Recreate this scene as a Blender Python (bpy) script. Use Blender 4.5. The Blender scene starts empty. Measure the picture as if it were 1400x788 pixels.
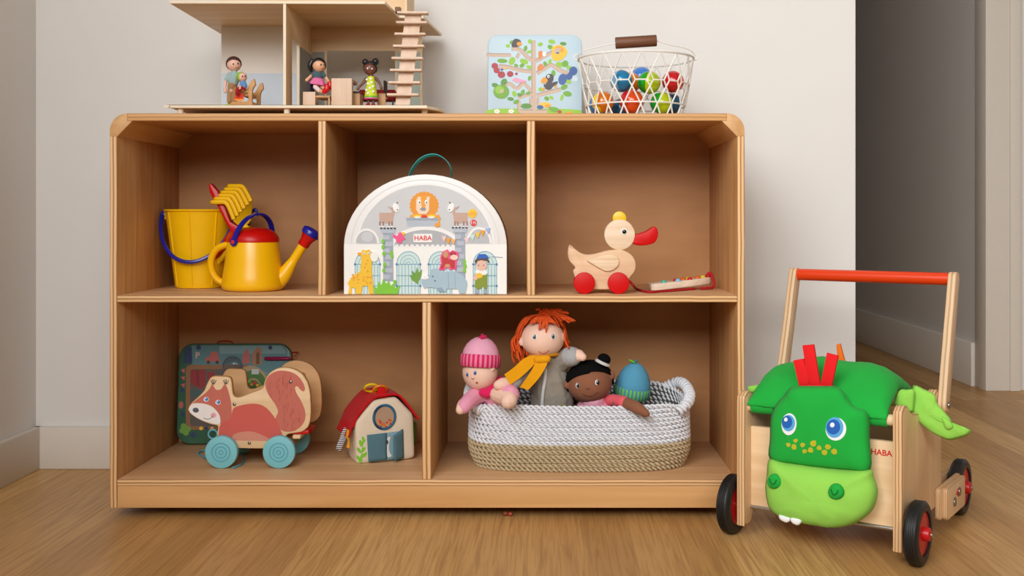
import bpy, bmesh, math, random
from mathutils import Vector, Matrix, noise
R = math.radians
PI = math.pi
SC = bpy.context.scene
COL = SC.collection
F, VX, VY, CH = 1494.0, 746.0, 297.0, 0.58      # focal length and principal point in pixels, camera height in metres
random.seed(7)

def P(px, py, d):
    return Vector(((px - VX) / F * d, d, CH - (py - VY) / F * d))

# ------------------------------------------------------------------ materials
def lin(c):
    if isinstance(c, str):
        c = [int(c[i:i + 2], 16) / 255 for i in (0, 2, 4)]
    else:
        c = [v / 255 for v in c]
    return tuple((v / 12.92 if v <= .04045 else ((v + .055) / 1.055) ** 2.4) for v in c) + (1,)

MATS = {}
def newmat(name):
    m = bpy.data.materials.new(name); m.use_nodes = True
    nt = m.node_tree
    return m, nt, nt.nodes['Principled BSDF']

def nd(nt, typ, **kw):
    n = nt.nodes.new(typ)
    for k, v in kw.items():
        if k in n.inputs: n.inputs[k].default_value = v
        else: setattr(n, k, v)
    return n

def bump(nt, b, src, dist=.001, strength=.4):
    bp = nd(nt, 'ShaderNodeBump', Strength=strength, Distance=dist)
    nt.links.new(src, bp.inputs['Height']); nt.links.new(bp.outputs[0], b.inputs['Normal'])

def mixcol(nt, fac, a, b):
    m = nt.nodes.new('ShaderNodeMix'); m.data_type = 'RGBA'
    if hasattr(fac, 'node'): nt.links.new(fac, m.inputs[0])
    else: m.inputs[0].default_value = fac
    for i, c in ((6, a), (7, b)):
        if hasattr(c, 'node'): nt.links.new(c, m.inputs[i])
        else: m.inputs[i].default_value = c
    return m.outputs[2]

def paint(name, col, rough=.5, var=.06, scale=40, bmp=0, bscale=300, metal=0, coat=0, sheen=0, spec=.5):
    """plain coloured surface with a slight mottling"""
    if name in MATS: return MATS[name]
    m, nt, b = newmat(name)
    c = lin(col)
    tc = nt.nodes.new('ShaderNodeTexCoord')
    n = nd(nt, 'ShaderNodeTexNoise', Scale=scale, Detail=3.0); nt.links.new(tc.outputs['Object'], n.inputs['Vector'])
    lo = tuple(v * (1 - var) for v in c[:3]) + (1,); hi = tuple(min(1, v * (1 + var)) for v in c[:3]) + (1,)
    nt.links.new(mixcol(nt, n.outputs['Fac'], lo, hi), b.inputs['Base Color'])
    b.inputs['Roughness'].default_value = rough; b.inputs['Metallic'].default_value = metal
    b.inputs['Specular IOR Level'].default_value = spec
    if coat: b.inputs['Coat Weight'].default_value = coat; b.inputs['Coat Roughness'].default_value = .15
    if sheen: b.inputs['Sheen Weight'].default_value = sheen; b.inputs['Sheen Roughness'].default_value = .6
    if bmp:
        n2 = nd(nt, 'ShaderNodeTexNoise', Scale=bscale, Detail=2.0); nt.links.new(tc.outputs['Object'], n2.inputs['Vector'])
        bump(nt, b, n2.outputs['Fac'], bmp, .5)
    MATS[name] = m
    return m

def fabric(name, col, var=.08, weave=900, wr=.0006):
    return paint(name, col, rough=.85, var=var, scale=25, bmp=wr, bscale=weave, sheen=.06, spec=.15)

def wood(name, c1, c2, axis='X', scale=14, stretch=.06, rough=.5, blotch=.0, dark='7a4a22', spec=.35):
    """grain running along the object's axis"""
    if name in MATS: return MATS[name]
    m, nt, b = newmat(name)
    tc = nt.nodes.new('ShaderNodeTexCoord')
    mp = nt.nodes.new('ShaderNodeMapping')
    s = [1, 1, 1]; s['XYZ'.index(axis)] = stretch
    mp.inputs['Scale'].default_value = s
    nt.links.new(tc.outputs['Object'], mp.inputs['Vector'])
    n = nd(nt, 'ShaderNodeTexNoise', Scale=scale * 4, Detail=6.0, Distortion=.6); nt.links.new(mp.outputs[0], n.inputs['Vector'])
    rp = nt.nodes.new('ShaderNodeValToRGB'); rp.color_ramp.elements[0].position = .32; rp.color_ramp.elements[1].position = .68
    rp.color_ramp.elements[0].color = lin(c1); rp.color_ramp.elements[1].color = lin(c2)
    nt.links.new(n.outputs['Fac'], rp.inputs[0])
    out = rp.outputs[0]
    if blotch:
        n2 = nd(nt, 'ShaderNodeTexNoise', Scale=5.0, Detail=4.0, Distortion=.4); nt.links.new(tc.outputs['Object'], n2.inputs['Vector'])
        r2 = nt.nodes.new('ShaderNodeMapRange'); r2.inputs[1].default_value = .42; r2.inputs[2].default_value = .75
        r2.inputs[4].default_value = blotch; nt.links.new(n2.outputs['Fac'], r2.inputs[0])
        out = mixcol(nt, r2.outputs[0], out, lin(dark))
    nt.links.new(out, b.inputs['Base Color'])
    b.inputs['Roughness'].default_value = rough; b.inputs['Specular IOR Level'].default_value = spec
    bump(nt, b, n.outputs['Fac'], .0006, .25)
    MATS[name] = m
    return m

def ply(name, axis, c1, c2, n=3):
    """plywood edge: stripes across the board's thickness (generated coordinates)"""
    if name in MATS: return MATS[name]
    m, nt, b = newmat(name)
    tc = nt.nodes.new('ShaderNodeTexCoord')
    sp = nt.nodes.new('ShaderNodeSeparateXYZ'); nt.links.new(tc.outputs['Generated'], sp.inputs[0])
    nz = nd(nt, 'ShaderNodeTexNoise', Scale=9.0, Detail=4.0); nt.links.new(tc.outputs['Object'], nz.inputs['Vector'])
    ad = nd(nt, 'ShaderNodeMath', operation='MULTIPLY_ADD'); nt.links.new(nz.outputs['Fac'], ad.inputs[0]); ad.inputs[1].default_value = .25
    nt.links.new(sp.outputs[axis], ad.inputs[2])
    mu = nd(nt, 'ShaderNodeMath', operation='MULTIPLY'); nt.links.new(ad.outputs[0], mu.inputs[0]); mu.inputs[1].default_value = n * 2 * PI
    sn = nd(nt, 'ShaderNodeMath', operation='SINE'); nt.links.new(mu.outputs[0], sn.inputs[0])
    mr = nt.nodes.new('ShaderNodeMapRange'); mr.inputs[1].default_value = -.2; mr.inputs[2].default_value = .9
    nt.links.new(sn.outputs[0], mr.inputs[0])
    nt.links.new(mixcol(nt, mr.outputs[0], lin(c1), lin(c2)), b.inputs['Base Color'])
    b.inputs['Roughness'].default_value = .55
    MATS[name] = m
    return m

def stripes(name, c1, c2, axis='X', freq=200, rough=.85, coord='Object', radial=False):
    if name in MATS: return MATS[name]
    m, nt, b = newmat(name)
    tc = nt.nodes.new('ShaderNodeTexCoord')
    sp = nt.nodes.new('ShaderNodeSeparateXYZ'); nt.links.new(tc.outputs[coord], sp.inputs[0])
    if radial:
        at = nd(nt, 'ShaderNodeMath', operation='ARCTAN2'); nt.links.new(sp.outputs['Y'], at.inputs[0]); nt.links.new(sp.outputs['X'], at.inputs[1]); src = at.outputs[0]
    else: src = sp.outputs[axis]
    mu = nd(nt, 'ShaderNodeMath', operation='MULTIPLY'); nt.links.new(src, mu.inputs[0]); mu.inputs[1].default_value = freq
    sn = nd(nt, 'ShaderNodeMath', operation='SINE'); nt.links.new(mu.outputs[0], sn.inputs[0])
    mr = nt.nodes.new('ShaderNodeMapRange'); mr.inputs[1].default_value = -.15; mr.inputs[2].default_value = .15
    nt.links.new(sn.outputs[0], mr.inputs[0])
    nt.links.new(mixcol(nt, mr.outputs[0], lin(c1), lin(c2)), b.inputs['Base Color'])
    b.inputs['Roughness'].default_value = rough; b.inputs['Specular IOR Level'].default_value = .2
    MATS[name] = m
    return m

# ------------------------------------------------------------------ objects
def tag(o, label=None, cat=None, group=None, kind=None):
    if label: o['label'] = label
    if cat: o['category'] = cat
    if group: o['group'] = group
    if kind: o['kind'] = kind
    return o

def thing(name, loc=(0, 0, 0), rz=0, label=None, cat=None, group=None, rot=None):
    o = bpy.data.objects.new(name, None); COL.objects.link(o)
    o.empty_display_size = .02
    o.location = loc; o.rotation_euler = rot if rot else (0, 0, rz)
    return tag(o, label, cat, group)

def mw(o):
    m = Matrix.LocRotScale(o.location, o.rotation_euler, o.scale)
    return mw(o.parent) @ m if o.parent else m

def dup(o, parent=None):
    c = o.copy(); COL.objects.link(c); c.parent = parent
    for ch in list(o.children): dup(ch, c)
    return c

def tr(o, pts, L=0.0):
    """pixels -> (x, z) on the thing's own vertical plane y = L"""
    inv = mw(o).inverted()
    c = inv @ Vector((0, 0, CH)); r3 = inv.to_3x3()
    out = []
    for px, py in pts:
        d = r3 @ Vector(((px - VX) / F, 1, -(py - VY) / F))
        t = (L - c.y) / d.y
        q = c + d * t
        out.append((q.x, q.z))
    return out

def crom(pts, n=6, closed=True):
    """smooth curve through points of any dimension"""
    k = len(pts); out = []
    rng = range(k) if closed else range(k - 1)
    for i in rng:
        if closed: a, b, c, d = (pts[(i + j) % k] for j in (-1, 0, 1, 2))
        else: a, b, c, d = pts[max(i - 1, 0)], pts[i], pts[i + 1], pts[min(i + 2, k - 1)]
        for s in range(n):
            t = s / n
            out.append(tuple(.5 * (2 * B + (C - A) * t + (2 * A - 5 * B + 4 * C - D) * t * t + (-A + 3 * B - 3 * C + D) * t ** 3)
                             for A, B, C, D in zip(a, b, c, d)))
    if not closed: out.append(tuple(pts[-1]))
    return out

def circ(cx, cy, r, n=20, ry=None, rot=0):
    ry = r if ry is None else ry
    o = []
    for i in range(n):
        a = 2 * PI * i / n
        x, y = r * math.cos(a), ry * math.sin(a)
        o.append((cx + x * math.cos(rot) - y * math.sin(rot), cy + x * math.sin(rot) + y * math.cos(rot)))
    return o

def rrect(x0, z0, x1, z1, r, n=5):
    o = []
    for cx, cz, a0 in ((x1 - r, z1 - r, 0), (x0 + r, z1 - r, 90), (x0 + r, z0 + r, 180), (x1 - r, z0 + r, 270)):
        for i in range(n + 1):
            a = R(a0 + 90 * i / n); o.append((cx + r * math.cos(a), cz + r * math.sin(a)))
    return o

def area2(p):
    return sum(p[i][0] * p[(i + 1) % len(p)][1] - p[(i + 1) % len(p)][0] * p[i][1] for i in range(len(p)))

def stroke(pts, w):
    """outline of a stroke along a polyline"""
    pts = [Vector(p) for p in pts]; n = len(pts); l, r = [], []
    for i in range(n):
        t = (pts[min(i + 1, n - 1)] - pts[max(i - 1, 0)])
        t = t.normalized() if t.length > 1e-9 else Vector((1, 0))
        p = Vector((-t.y, t.x)) * w / 2
        l.append(tuple(pts[i] + p)); r.append(tuple(pts[i] - p))
    return l + r[::-1]

class Art:
    """flat print on a thing's plane y = L, drawn in layers (pixels of the photograph laid on that plane)"""
    def __init__(s, o, L=0.0, k=None, thick=.0003): s.o, s.L, s.q, s.k, s.th = o, L, [], k, thick
    def fl(s, m, pts, layer): s.q.append((layer, m, tr(s.o, pts, s.L), None))
    def ln(s, m, pts, w, layer, closed=False):
        if closed: pts = list(pts) + [pts[0], pts[1]]
        s.q.append((layer, m, tr(s.o, stroke(pts, w), s.L), None))
    def loc(s, m, pts, layer): s.q.append((layer, m, pts, None))
    def txt(s, m, body, px, c, layer, bold=.0002, squeeze=1.0): s.q.append((layer, m, tr(s.o, [c], s.L)[0], (body, px, bold, squeeze)))
    def build(s, name, parent, step=1.2e-5):
        mb = MB(); y = s.L - step
        for layer, m, pts, t in sorted(s.q, key=lambda q: q[0]):
            mb.use(m); y -= step
            if t: mb.text(t[0], t[1], pts, y - .0001, bold=t[2], squeeze=t[3]); y -= .0001
            else: mb.prism(pts, y, s.L + s.th)
        return mb.build(name, parent, angle=30)

class MB:
    """collects shapes into ONE mesh object"""
    def __init__(s, mat=None):
        s.bm = bmesh.new(); s.mats = []; s.i = 0; s.T = Matrix()
        if mat: s.use(mat)
    def use(s, mat):
        if mat not in s.mats: s.mats.append(mat)
        s.i = s.mats.index(mat); return s
    def at(s, T=None): s.T = T or Matrix(); return s
    def v(s, co): return s.bm.verts.new(s.T @ Vector(co))
    def f(s, vs):
        try:
            fc = s.bm.faces.new(vs); fc.material_index = s.i; return fc
        except ValueError: return None
    def rings(s, rings, closed=True, cap0=True, cap1=True):
        rv = [[s.v(p) for p in r] for r in rings]
        n = len(rv[0])
        for a, b in zip(rv, rv[1:]):
            for j in range(n if closed else n - 1):
                k = (j + 1) % n; s.f((a[j], a[k], b[k], b[j]))
        if cap0: s.f(rv[0][::-1])
        if cap1: s.f(rv[-1])
        return s
    def prism(s, pts, y0, y1, bev=0, seg=2, mat_side=None):
        """outline (x, z) extruded from y0 (front) to y1, front and back rims rounded"""
        if area2(pts) < 0: pts = pts[::-1]
        def inset(d):
            n = len(pts); o = []
            for i in range(n):
                a, b, c = Vector(pts[i - 1]), Vector(pts[i]), Vector(pts[(i + 1) % n])
                e1, e2 = (b - a), (c - b)
                if e1.length < 1e-9 or e2.length < 1e-9: o.append(tuple(b)); continue
                e1.normalize(); e2.normalize()
                n1, n2 = Vector((-e1.y, e1.x)), Vector((-e2.y, e2.x))
                m = n1 + n2
                if m.length < 1e-6: m = n1
                m.normalize(); q = max(.5, m.dot(n1))
                o.append(tuple(b + m * d / q))
            return o
        prof = []
        if bev:
            for j in range(seg + 1):
                a = PI / 2 * j / seg; prof.append((bev * (1 - math.sin(a)), y0 + bev * (1 - math.cos(a))))
            for j in range(seg + 1):
                a = PI / 2 * (1 - j / seg); prof.append((bev * (1 - math.sin(a)), y1 - bev * (1 - math.cos(a))))
        else: prof = [(0, y0), (0, y1)]
        rg = []
        for d, y in prof:
            q = inset(d) if d > 1e-7 else pts
            rg.append([(x, y, z) for x, z in q])
        rv = [[s.v(p) for p in r] for r in rg]
        n = len(pts)
        i0 = s.i
        s.f(rv[0])
        if mat_side: s.use(mat_side)
        for a, b in zip(rv, rv[1:]):
            for j in range(n):
                k = (j + 1) % n; s.f((a[k], a[j], b[j], b[k]))
        s.i = i0
        s.f(rv[-1][::-1])
        return s
    def flat(s, pts, y): return s.prism(pts, y, y + .0002)
    def line(s, pts, w, y, closed=False):
        """drawn stroke of width w in the (x, z) plane"""
        return s.prism(stroke(pts, w), y, y + .0002) if not closed else s
    def box(s, lo, hi, bev=0, seg=2):
        x0, y0, z0 = lo; x1, y1, z1 = hi
        if not bev: return s.prism([(x0, z0), (x1, z0), (x1, z1), (x0, z1)], y0, y1)
        return s.prism(rrect(x0, z0, x1, z1, bev, seg), y0, y1, bev, seg)
    def tube(s, path, r, n=8, closed=False, flatten=None):
        path = [Vector(p) for p in path]; m = len(path)
        rs = r if isinstance(r, (list, tuple)) else [r] * m
        tg = []
        for i in range(m):
            if closed: t = path[(i + 1) % m] - path[i - 1]
            else: t = path[min(i + 1, m - 1)] - path[max(i - 1, 0)]
            tg.append(t.normalized() if t.length > 1e-9 else Vector((0, 0, 1)))
        up = Vector((0, 0, 1)) if abs(tg[0].z) < .9 else Vector((1, 0, 0))
        u = tg[0].cross(up).normalized()
        rg = []
        for i in range(m):
            u = (u - tg[i] * u.dot(tg[i]))
            u = u.normalized() if u.length > 1e-6 else tg[i].orthogonal().normalized()
            w = tg[i].cross(u)
            fx, fy = flatten or (1, 1)
            rg.append([path[i] + (u * math.cos(2 * PI * j / n) * fx + w * math.sin(2 * PI * j / n) * fy) * rs[i] for j in range(n)])
        if closed: rg.append(rg[0]); return s.rings(rg, cap0=False, cap1=False)
        return s.rings(rg)
    def cyl(s, a, b, r, r2=None, n=20, bev=0):
        a, b = Vector(a), Vector(b); r2 = r if r2 is None else r2
        e = (b - a).normalized(); L = (b - a).length
        if bev:
            pr = [(r - bev, 0), (r - bev * .3, bev * .3), (r, bev), (r2, L - bev), (r2 - bev * .3, L - bev * .3), (r2 - bev, L)]
        else: pr = [(r, 0), (r2, L)]
        u = e.orthogonal().normalized(); w = e.cross(u)
        return s.rings([[a + e * h + (u * math.cos(2 * PI * j / n) + w * math.sin(2 * PI * j / n)) * q for j in range(n)] for q, h in pr])
    def lathe(s, prof, n=32, c=(0, 0, 0), cap0=True, cap1=True):
        return s.rings([[(c[0] + r * math.cos(2 * PI * j / n), c[1] + r * math.sin(2 * PI * j / n), c[2] + z) for j in range(n)] for r, z in prof], cap0=cap0, cap1=cap1)
    def ball(s, c, r, n=20, m=12, rot=None, warp=None):
        r = (r, r, r) if isinstance(r, (int, float)) else r
        c = Vector(c); rot = rot or Matrix.Identity(3)
        top = None; rows = []
        for i in range(1, m):
            a = PI * i / m - PI / 2
            row = []
            for j in range(n):
                b = 2 * PI * j / n
                q = Vector((math.cos(a) * math.cos(b) * r[0], math.cos(a) * math.sin(b) * r[1], math.sin(a) * r[2]))
                if warp: q = warp(q)
                row.append(s.v(c + rot @ q))
            rows.append(row)
        q0, q1 = Vector((0, 0, -r[2])), Vector((0, 0, r[2]))
        if warp: q0, q1 = warp(q0), warp(q1)
        p0, p1 = s.v(c + rot @ q0), s.v(c + rot @ q1)
        for a, b in zip(rows, rows[1:]):
            for j in range(n):
                k = (j + 1) % n; s.f((a[j], a[k], b[k], b[j]))
        for j in range(n):
            k = (j + 1) % n; s.f((p0, rows[0][k], rows[0][j])); s.f((p1, rows[-1][j], rows[-1][k]))
        return s
    def pillow(s, pts, t0, t1, y=0, rings=8, warp=None, ctr=None, pw=.5):
        """stuffed cushion over an outline (x, z): bulges t0 to the front (-y) and t1 to the back"""
        if area2(pts) < 0: pts = pts[::-1]
        cx = ctr[0] if ctr else sum(p[0] for p in pts) / len(pts); cz = ctr[1] if ctr else sum(p[1] for p in pts) / len(pts)
        W = warp or (lambda q: q)
        def ring(k, t):
            q = k / rings; h = (1 - q ** 2.2) ** pw * t
            return [s.v(W((cx + (x - cx) * q, y + h, cz + (z - cz) * q))) for x, z in pts]
        n = len(pts)
        edge = ring(rings, 0)
        for t, flip in ((-t0, False), (t1, True)):
            prev = edge
            for k in range(rings - 1, 0, -1):
                cur = ring(k, t)
                for j in range(n):
                    l = (j + 1) % n; q = (prev[j], prev[l], cur[l], cur[j]); s.f(q[::-1] if flip else q)
                prev = cur
            c = s.v(W((cx, y + t, cz)))
            for j in range(n):
                l = (j + 1) % n; q = (prev[j], prev[l], c); s.f(q[::-1] if flip else q)
        return s
    def text(s, body, size, c, y, bold=0, align='CENTER', squeeze=1.0):
        """lettering standing on the (x, z) plane"""
        cu = bpy.data.curves.new('lettering', 'FONT'); cu.body = body; cu.size = size; cu.align_x = align; cu.align_y = 'CENTER'
        cu.offset = bold; cu.extrude = .00015; cu.resolution_u = 4
        o = bpy.data.objects.new('lettering', cu); COL.objects.link(o)
        dg = bpy.context.evaluated_depsgraph_get(); dg.update()
        me = bpy.data.meshes.new_from_object(o.evaluated_get(dg))
        vs = [s.v((c[0] + q.co.x * squeeze, y - q.co.z, c[1] + q.co.y)) for q in me.vertices]
        for p in me.polygons: s.f([vs[i] for i in p.vertices])
        bpy.data.objects.remove(o); bpy.data.curves.remove(cu); bpy.data.meshes.remove(me)
        return s
    def build(s, name, parent=None, angle=40, sub=0, remesh=0, smooth=0, world=False, solid=0, recalc=True, disp=0):
        if recalc: bmesh.ops.recalc_face_normals(s.bm, faces=s.bm.faces)
        if world and parent is not None: s.bm.transform(mw(parent).inverted())
        me = bpy.data.meshes.new(name)
        s.bm.to_mesh(me); s.bm.free()
        for m in s.mats: me.materials.append(m)
        me.polygons.foreach_set('use_smooth', [True] * len(me.polygons))
        if angle < 180: me.set_sharp_from_angle(angle=R(angle))
        o = bpy.data.objects.new(name, me); COL.objects.link(o)
        if parent is not None: o.parent = parent
        if remesh:
            k = o.modifiers.new('remesh', 'REMESH'); k.mode = 'VOXEL'; k.voxel_size = remesh; k.use_smooth_shade = True
        if smooth:
            k = o.modifiers.new('smooth', 'SMOOTH'); k.factor = .5; k.iterations = smooth
        if solid:
            k = o.modifiers.new('solid', 'SOLIDIFY'); k.thickness = solid; k.offset = 0
        if sub:
            k = o.modifiers.new('sub', 'SUBSURF'); k.levels = sub; k.render_levels = sub
        if disp:
            tx = bpy.data.textures.new(name + '_wrinkle', 'CLOUDS'); tx.noise_scale = .02
            k = o.modifiers.new('disp', 'DISPLACE'); k.texture = tx; k.strength = disp; k.mid_level = .5
        return o

def dome(T, c, r, cut, n=20): pass
# ------------------------------------------------------------------ camera, light, view
cam = bpy.data.cameras.new('camera'); co = bpy.data.objects.new('camera', cam); COL.objects.link(co)
co.location = (0, 0, CH); co.rotation_euler = (PI / 2, 0, 0)
cam.sensor_width = 36; cam.lens = F / 1400 * 36; cam.shift_x = (700 - VX) / 1400; cam.shift_y = (VY - 394) / 1400
cam.clip_start = .05
SC.camera = co
SC.view_settings.view_transform = 'Standard'; SC.view_settings.look = 'None'
SC.view_settings.exposure = 0.33; SC.view_settings.gamma = 1.0
try: SC.view_settings.use_curve_mapping = False
except Exception: pass
w = bpy.data.worlds.new('daylight'); SC.world = w; w.use_nodes = True
w.node_tree.nodes['Background'].inputs[0].default_value = (1.0, .95, .89, 1)
w.node_tree.nodes['Background'].inputs[1].default_value = .15
def area(name, loc, target, sx, sy, power, col, spread=PI):
    l = bpy.data.lights.new(name, 'AREA'); l.shape = 'RECTANGLE'; l.size = sx; l.size_y = sy; l.energy = power; l.color = col
    o = bpy.data.objects.new(name, l); COL.objects.link(o); o.location = loc
    l.spread = spread; o.rotation_euler = (Vector(target) - Vector(loc)).to_track_quat('-Z', 'Y').to_euler()
    return o
area('window_light', (-1.12, .1, 1.8), (.75, 2.4, .85), 2.2, 1.5, 37, (.94, .975, 1.0), R(112))
area('front_fill_light', (.4, -2.4, 2.1), (1.0, 2.4, .6), 2.6, 1.1, 24, (1.0, .99, .97), R(105))  # added fill lamp behind the camera, no window stands there

# ------------------------------------------------------------------ room shell
WALLY, LX, RX, HX = 2.526, -1.178, .716, 1.47
Mwall = paint('wall_paint', (231, 228, 224), rough=.8, var=.02, scale=6, bmp=.0002, bscale=400)
Mtrim = paint('trim_paint', (224, 216, 205), rough=.55, var=.02)
Mceil = paint('ceiling_paint', (230, 226, 220), rough=.9)

def floor_mat():
    m, nt, b = newmat('oak_planks')
    tc = nt.nodes.new('ShaderNodeTexCoord')
    mp = nt.nodes.new('ShaderNodeMapping'); mp.inputs['Rotation'].default_value = (0, 0, R(90)); mp.inputs['Location'].default_value = (.31, .013, 0)
    nt.links.new(tc.outputs['Object'], mp.inputs[0])
    br = nt.nodes.new('ShaderNodeTexBrick'); br.offset = .37; br.offset_frequency = 2; br.squash = 1
    for k, v in (('Scale', 1.0), ('Mortar Size', .0006), ('Mortar Smooth', .3), ('Bias', 0.0), ('Brick Width', 2.3), ('Row Height', .0835)):
        br.inputs[k].default_value = v
    br.inputs['Color1'].default_value = (0, 0, 0, 1); br.inputs['Color2'].default_value = (1, 1, 1, 1); br.inputs['Mortar'].default_value = (.5, .5, .5, 1)
    nt.links.new(mp.outputs[0], br.inputs['Vector'])
    rp = nt.nodes.new('ShaderNodeValToRGB')
    e = rp.color_ramp.elements; e[0].color = lin((176, 130, 74)); e[1].color = lin((218, 174, 110))
    x = e.new(.5); x.color = lin((198, 150, 90))
    nt.links.new(br.outputs['Color'], rp.inputs[0])
    mg = nt.nodes.new('ShaderNodeMapping'); mg.inputs['Scale'].default_value = (1, .03, 1); nt.links.new(tc.outputs['Object'], mg.inputs[0])
    ng = nd(nt, 'ShaderNodeTexNoise', Scale=170.0, Detail=6.0, Distortion=.8); nt.links.new(mg.outputs[0], ng.inputs['Vector'])
    nb = nd(nt, 'ShaderNodeTexNoise', Scale=9.0, Detail=4.0, Distortion=.8); nt.links.new(mg.outputs[0], nb.inputs['Vector'])
    r1 = nt.nodes.new('ShaderNodeMapRange'); r1.inputs[1].default_value = .42; r1.inputs[2].default_value = .68; r1.inputs[4].default_value = .6
    nt.links.new(ng.outputs['Fac'], r1.inputs[0])
    c1 = mixcol(nt, r1.outputs[0], rp.outputs[0], lin((138, 94, 50)))
    r2 = nt.nodes.new('ShaderNodeMapRange'); r2.inputs[1].default_value = .4; r2.inputs[2].default_value = .7; r2.inputs[4].default_value = .35
    nt.links.new(nb.outputs['Fac'], r2.inputs[0])
    c2 = mixcol(nt, r2.outputs[0], c1, lin((200, 156, 102)))
    r3 = nd(nt, 'ShaderNodeMath', operation='MULTIPLY'); nt.links.new(br.outputs['Fac'], r3.inputs[0]); r3.inputs[1].default_value = .15
    c3 = mixcol(nt, r3.outputs[0], c2, lin((120, 80, 45)))
    nt.links.new(c3, b.inputs['Base Color'])
    b.inputs['Roughness'].default_value = .42; b.inputs['Specular IOR Level'].default_value = .4
    bump(nt, b, ng.outputs['Fac'], .0004, .25)
    return m

def struct(name, lo, hi, mat, bev=0):
    return tag(MB(mat).box(lo, hi, bev).build(name), kind='structure')
struct('floor', (-1.3, -3, -.05), (5, 9, 0), floor_mat())
struct('wall_back', (LX - .12, WALLY, 0), (RX, WALLY + .12, 2.7), Mwall)
struct('wall_left', (LX - .12, -3, 0), (LX, WALLY, 2.7), Mwall)
struct('wall_hall', (HX, 3.72, 0), (HX + .15, 9, 2.7), Mwall)
struct('wall_right', (HX + .02, 3.665, 0), (5, 3.72, 2.7), Mwall)
struct('wall_passage', (RX - .12, WALLY + .12, 0), (RX - .001, 9, 2.7), Mwall)
struct('wall_end', (RX - .12, 8.4, 0), (HX + .15, 8.5, 2.7), Mwall)
struct('wall_front', (LX - .12, -3.1, 0), (5, -3, 2.7), Mwall)  # unseen wall behind the camera, added to keep light out of the hall
struct('wall_side', (3.4, -3, 0), (3.5, 3.665, 2.7), Mwall)  # unseen right-hand wall, added to shut out the world light
struct('ceiling', (LX - .12, -3, 2.7), (5, 9, 2.8), Mceil)
BB = .097
def base(name, lo, hi):
    return tag(MB(Mtrim).box(lo, hi, .003).build(name), kind='structure')
base('baseboard_back', (LX, WALLY - .016, 0), (RX, WALLY, BB))
base('baseboard_left', (LX, -3, 0), (LX + .016, WALLY, BB))
base('baseboard_hall', (HX - .016, 3.735, 0), (HX, 8.4, .15))
mb = MB(Mtrim); mb.box((HX - .004, 3.64, 0), (HX + .09, 3.735, 2.7), .003)
mb.box((HX + .075, 3.632, 0), (HX + .11, 3.664, 2.7), .003)
tag(mb.build('trim_1'), kind='structure')

# ------------------------------------------------------------------ the shelf unit
K0 = 2.1 / F
SX0, SX1 = (150 - VX) * K0, (1018 - VX) * K0
ZT, ZB = CH - (155 - VY) * K0, CH - (695 - VY) * K0
ZMID, ZLOW = CH - (404 - VY) * K0, CH - (656 - VY) * K0
YF, YB = 2.1, 2.456
W1, W2 = (192, 138, 84), (216, 168, 114)
Mw_z = wood('shelf_veneer_upright', W1, W2, 'Z', blotch=.35, dark='9a6236')
Mw_x = wood('shelf_veneer_level', W1, W2, 'X', blotch=.35, dark='9a6236')
Mtop = wood('shelf_veneer_worn_lit', (206, 160, 114), (222, 180, 136), 'X', scale=7, blotch=.25, dark='b08050')  # worn boards; the light falling on them is also put into the colour
Mback = wood('shelf_veneer_back', (180, 128, 80), (190, 138, 90), 'X', scale=6, stretch=.25, blotch=.3, dark='8a5830')
Mpl_x = ply('ply_edge_upright', 'X', (232, 188, 134), (166, 114, 66), 2)
Mpl_z = ply('ply_edge_level', 'Z', (232, 188, 134), (166, 114, 66), 2)
Mpl_t = ply('ply_edge_top', 'Z', (216, 166, 110), (186, 134, 82), 2)
shelf = thing('toy_shelf', ((SX0 + SX1) / 2, (YF + YB) / 2, 0), label='low brown plywood cubby shelf with three cubbies above two, toys on every board', cat='shelf')
def board(name, lo, hi, mat, edge, bev=.0012):
    mb = MB(edge)
    x0, y0, z0 = lo; x1, y1, z1 = hi
    mb.use(edge); mb.use(mat); mb.box(lo, hi, bev, 2)
    for fc in mb.bm.faces:
        if all(q.co.y < y0 + bev + 1e-5 for q in fc.verts): fc.material_index = 0
    return mb.build(name, shelf, world=True)
px = lambda x: (x - VX) * K0
T_ = .0141
CR = 24 * K0   # rounded top corners
zc = ZT - CR
board('side_panel', (SX0, YF, ZB), (SX0 + T_, YB + .01, ZT - 31.2 * K0), Mw_z, Mpl_x)
board('side_panel', (SX1 - T_, YF, ZB), (SX1, YB + .01, ZT - 31.2 * K0), Mw_z, Mpl_x)
board('top_panel', (SX0 + CR, YF, ZT - .0145), (SX1 - CR, YB + .01, ZT), Mw_x, Mpl_t)
board('middle_shelf', (SX0 + T_, YF, ZMID - .0135), (SX1 - T_, YB, ZMID), Mtop, Mpl_z)
board('bottom_shelf', (SX0 + T_, YF, ZLOW - .0125), (SX1 - T_, YB, ZLOW), Mtop, Mpl_z)
for a, b in ((434.5, 445.5), (720, 731.5)):
    board('divider', (px(a), YF + .001, ZMID), (px(b), YB, ZT - .0145), Mw_z, Mpl_x)
board('divider', (px(577), YF + .001, ZLOW), (px(589.5), YB, ZMID - .0135), Mw_z, Mpl_x)
MB(Mback).box((SX0 + T_, YB, ZB + .02), (SX1 - T_, YB + .01, ZT - .0145)).build('back_panel', shelf, world=True)
MB(wood('shelf_plinth_veneer', (204, 150, 92), (222, 172, 114), 'X', scale=8)).box((SX0 + T_, YF + .001, ZB), (SX1 - T_, YF + .014, ZLOW - .0125), .001).build('plinth', shelf, world=True)
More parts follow.
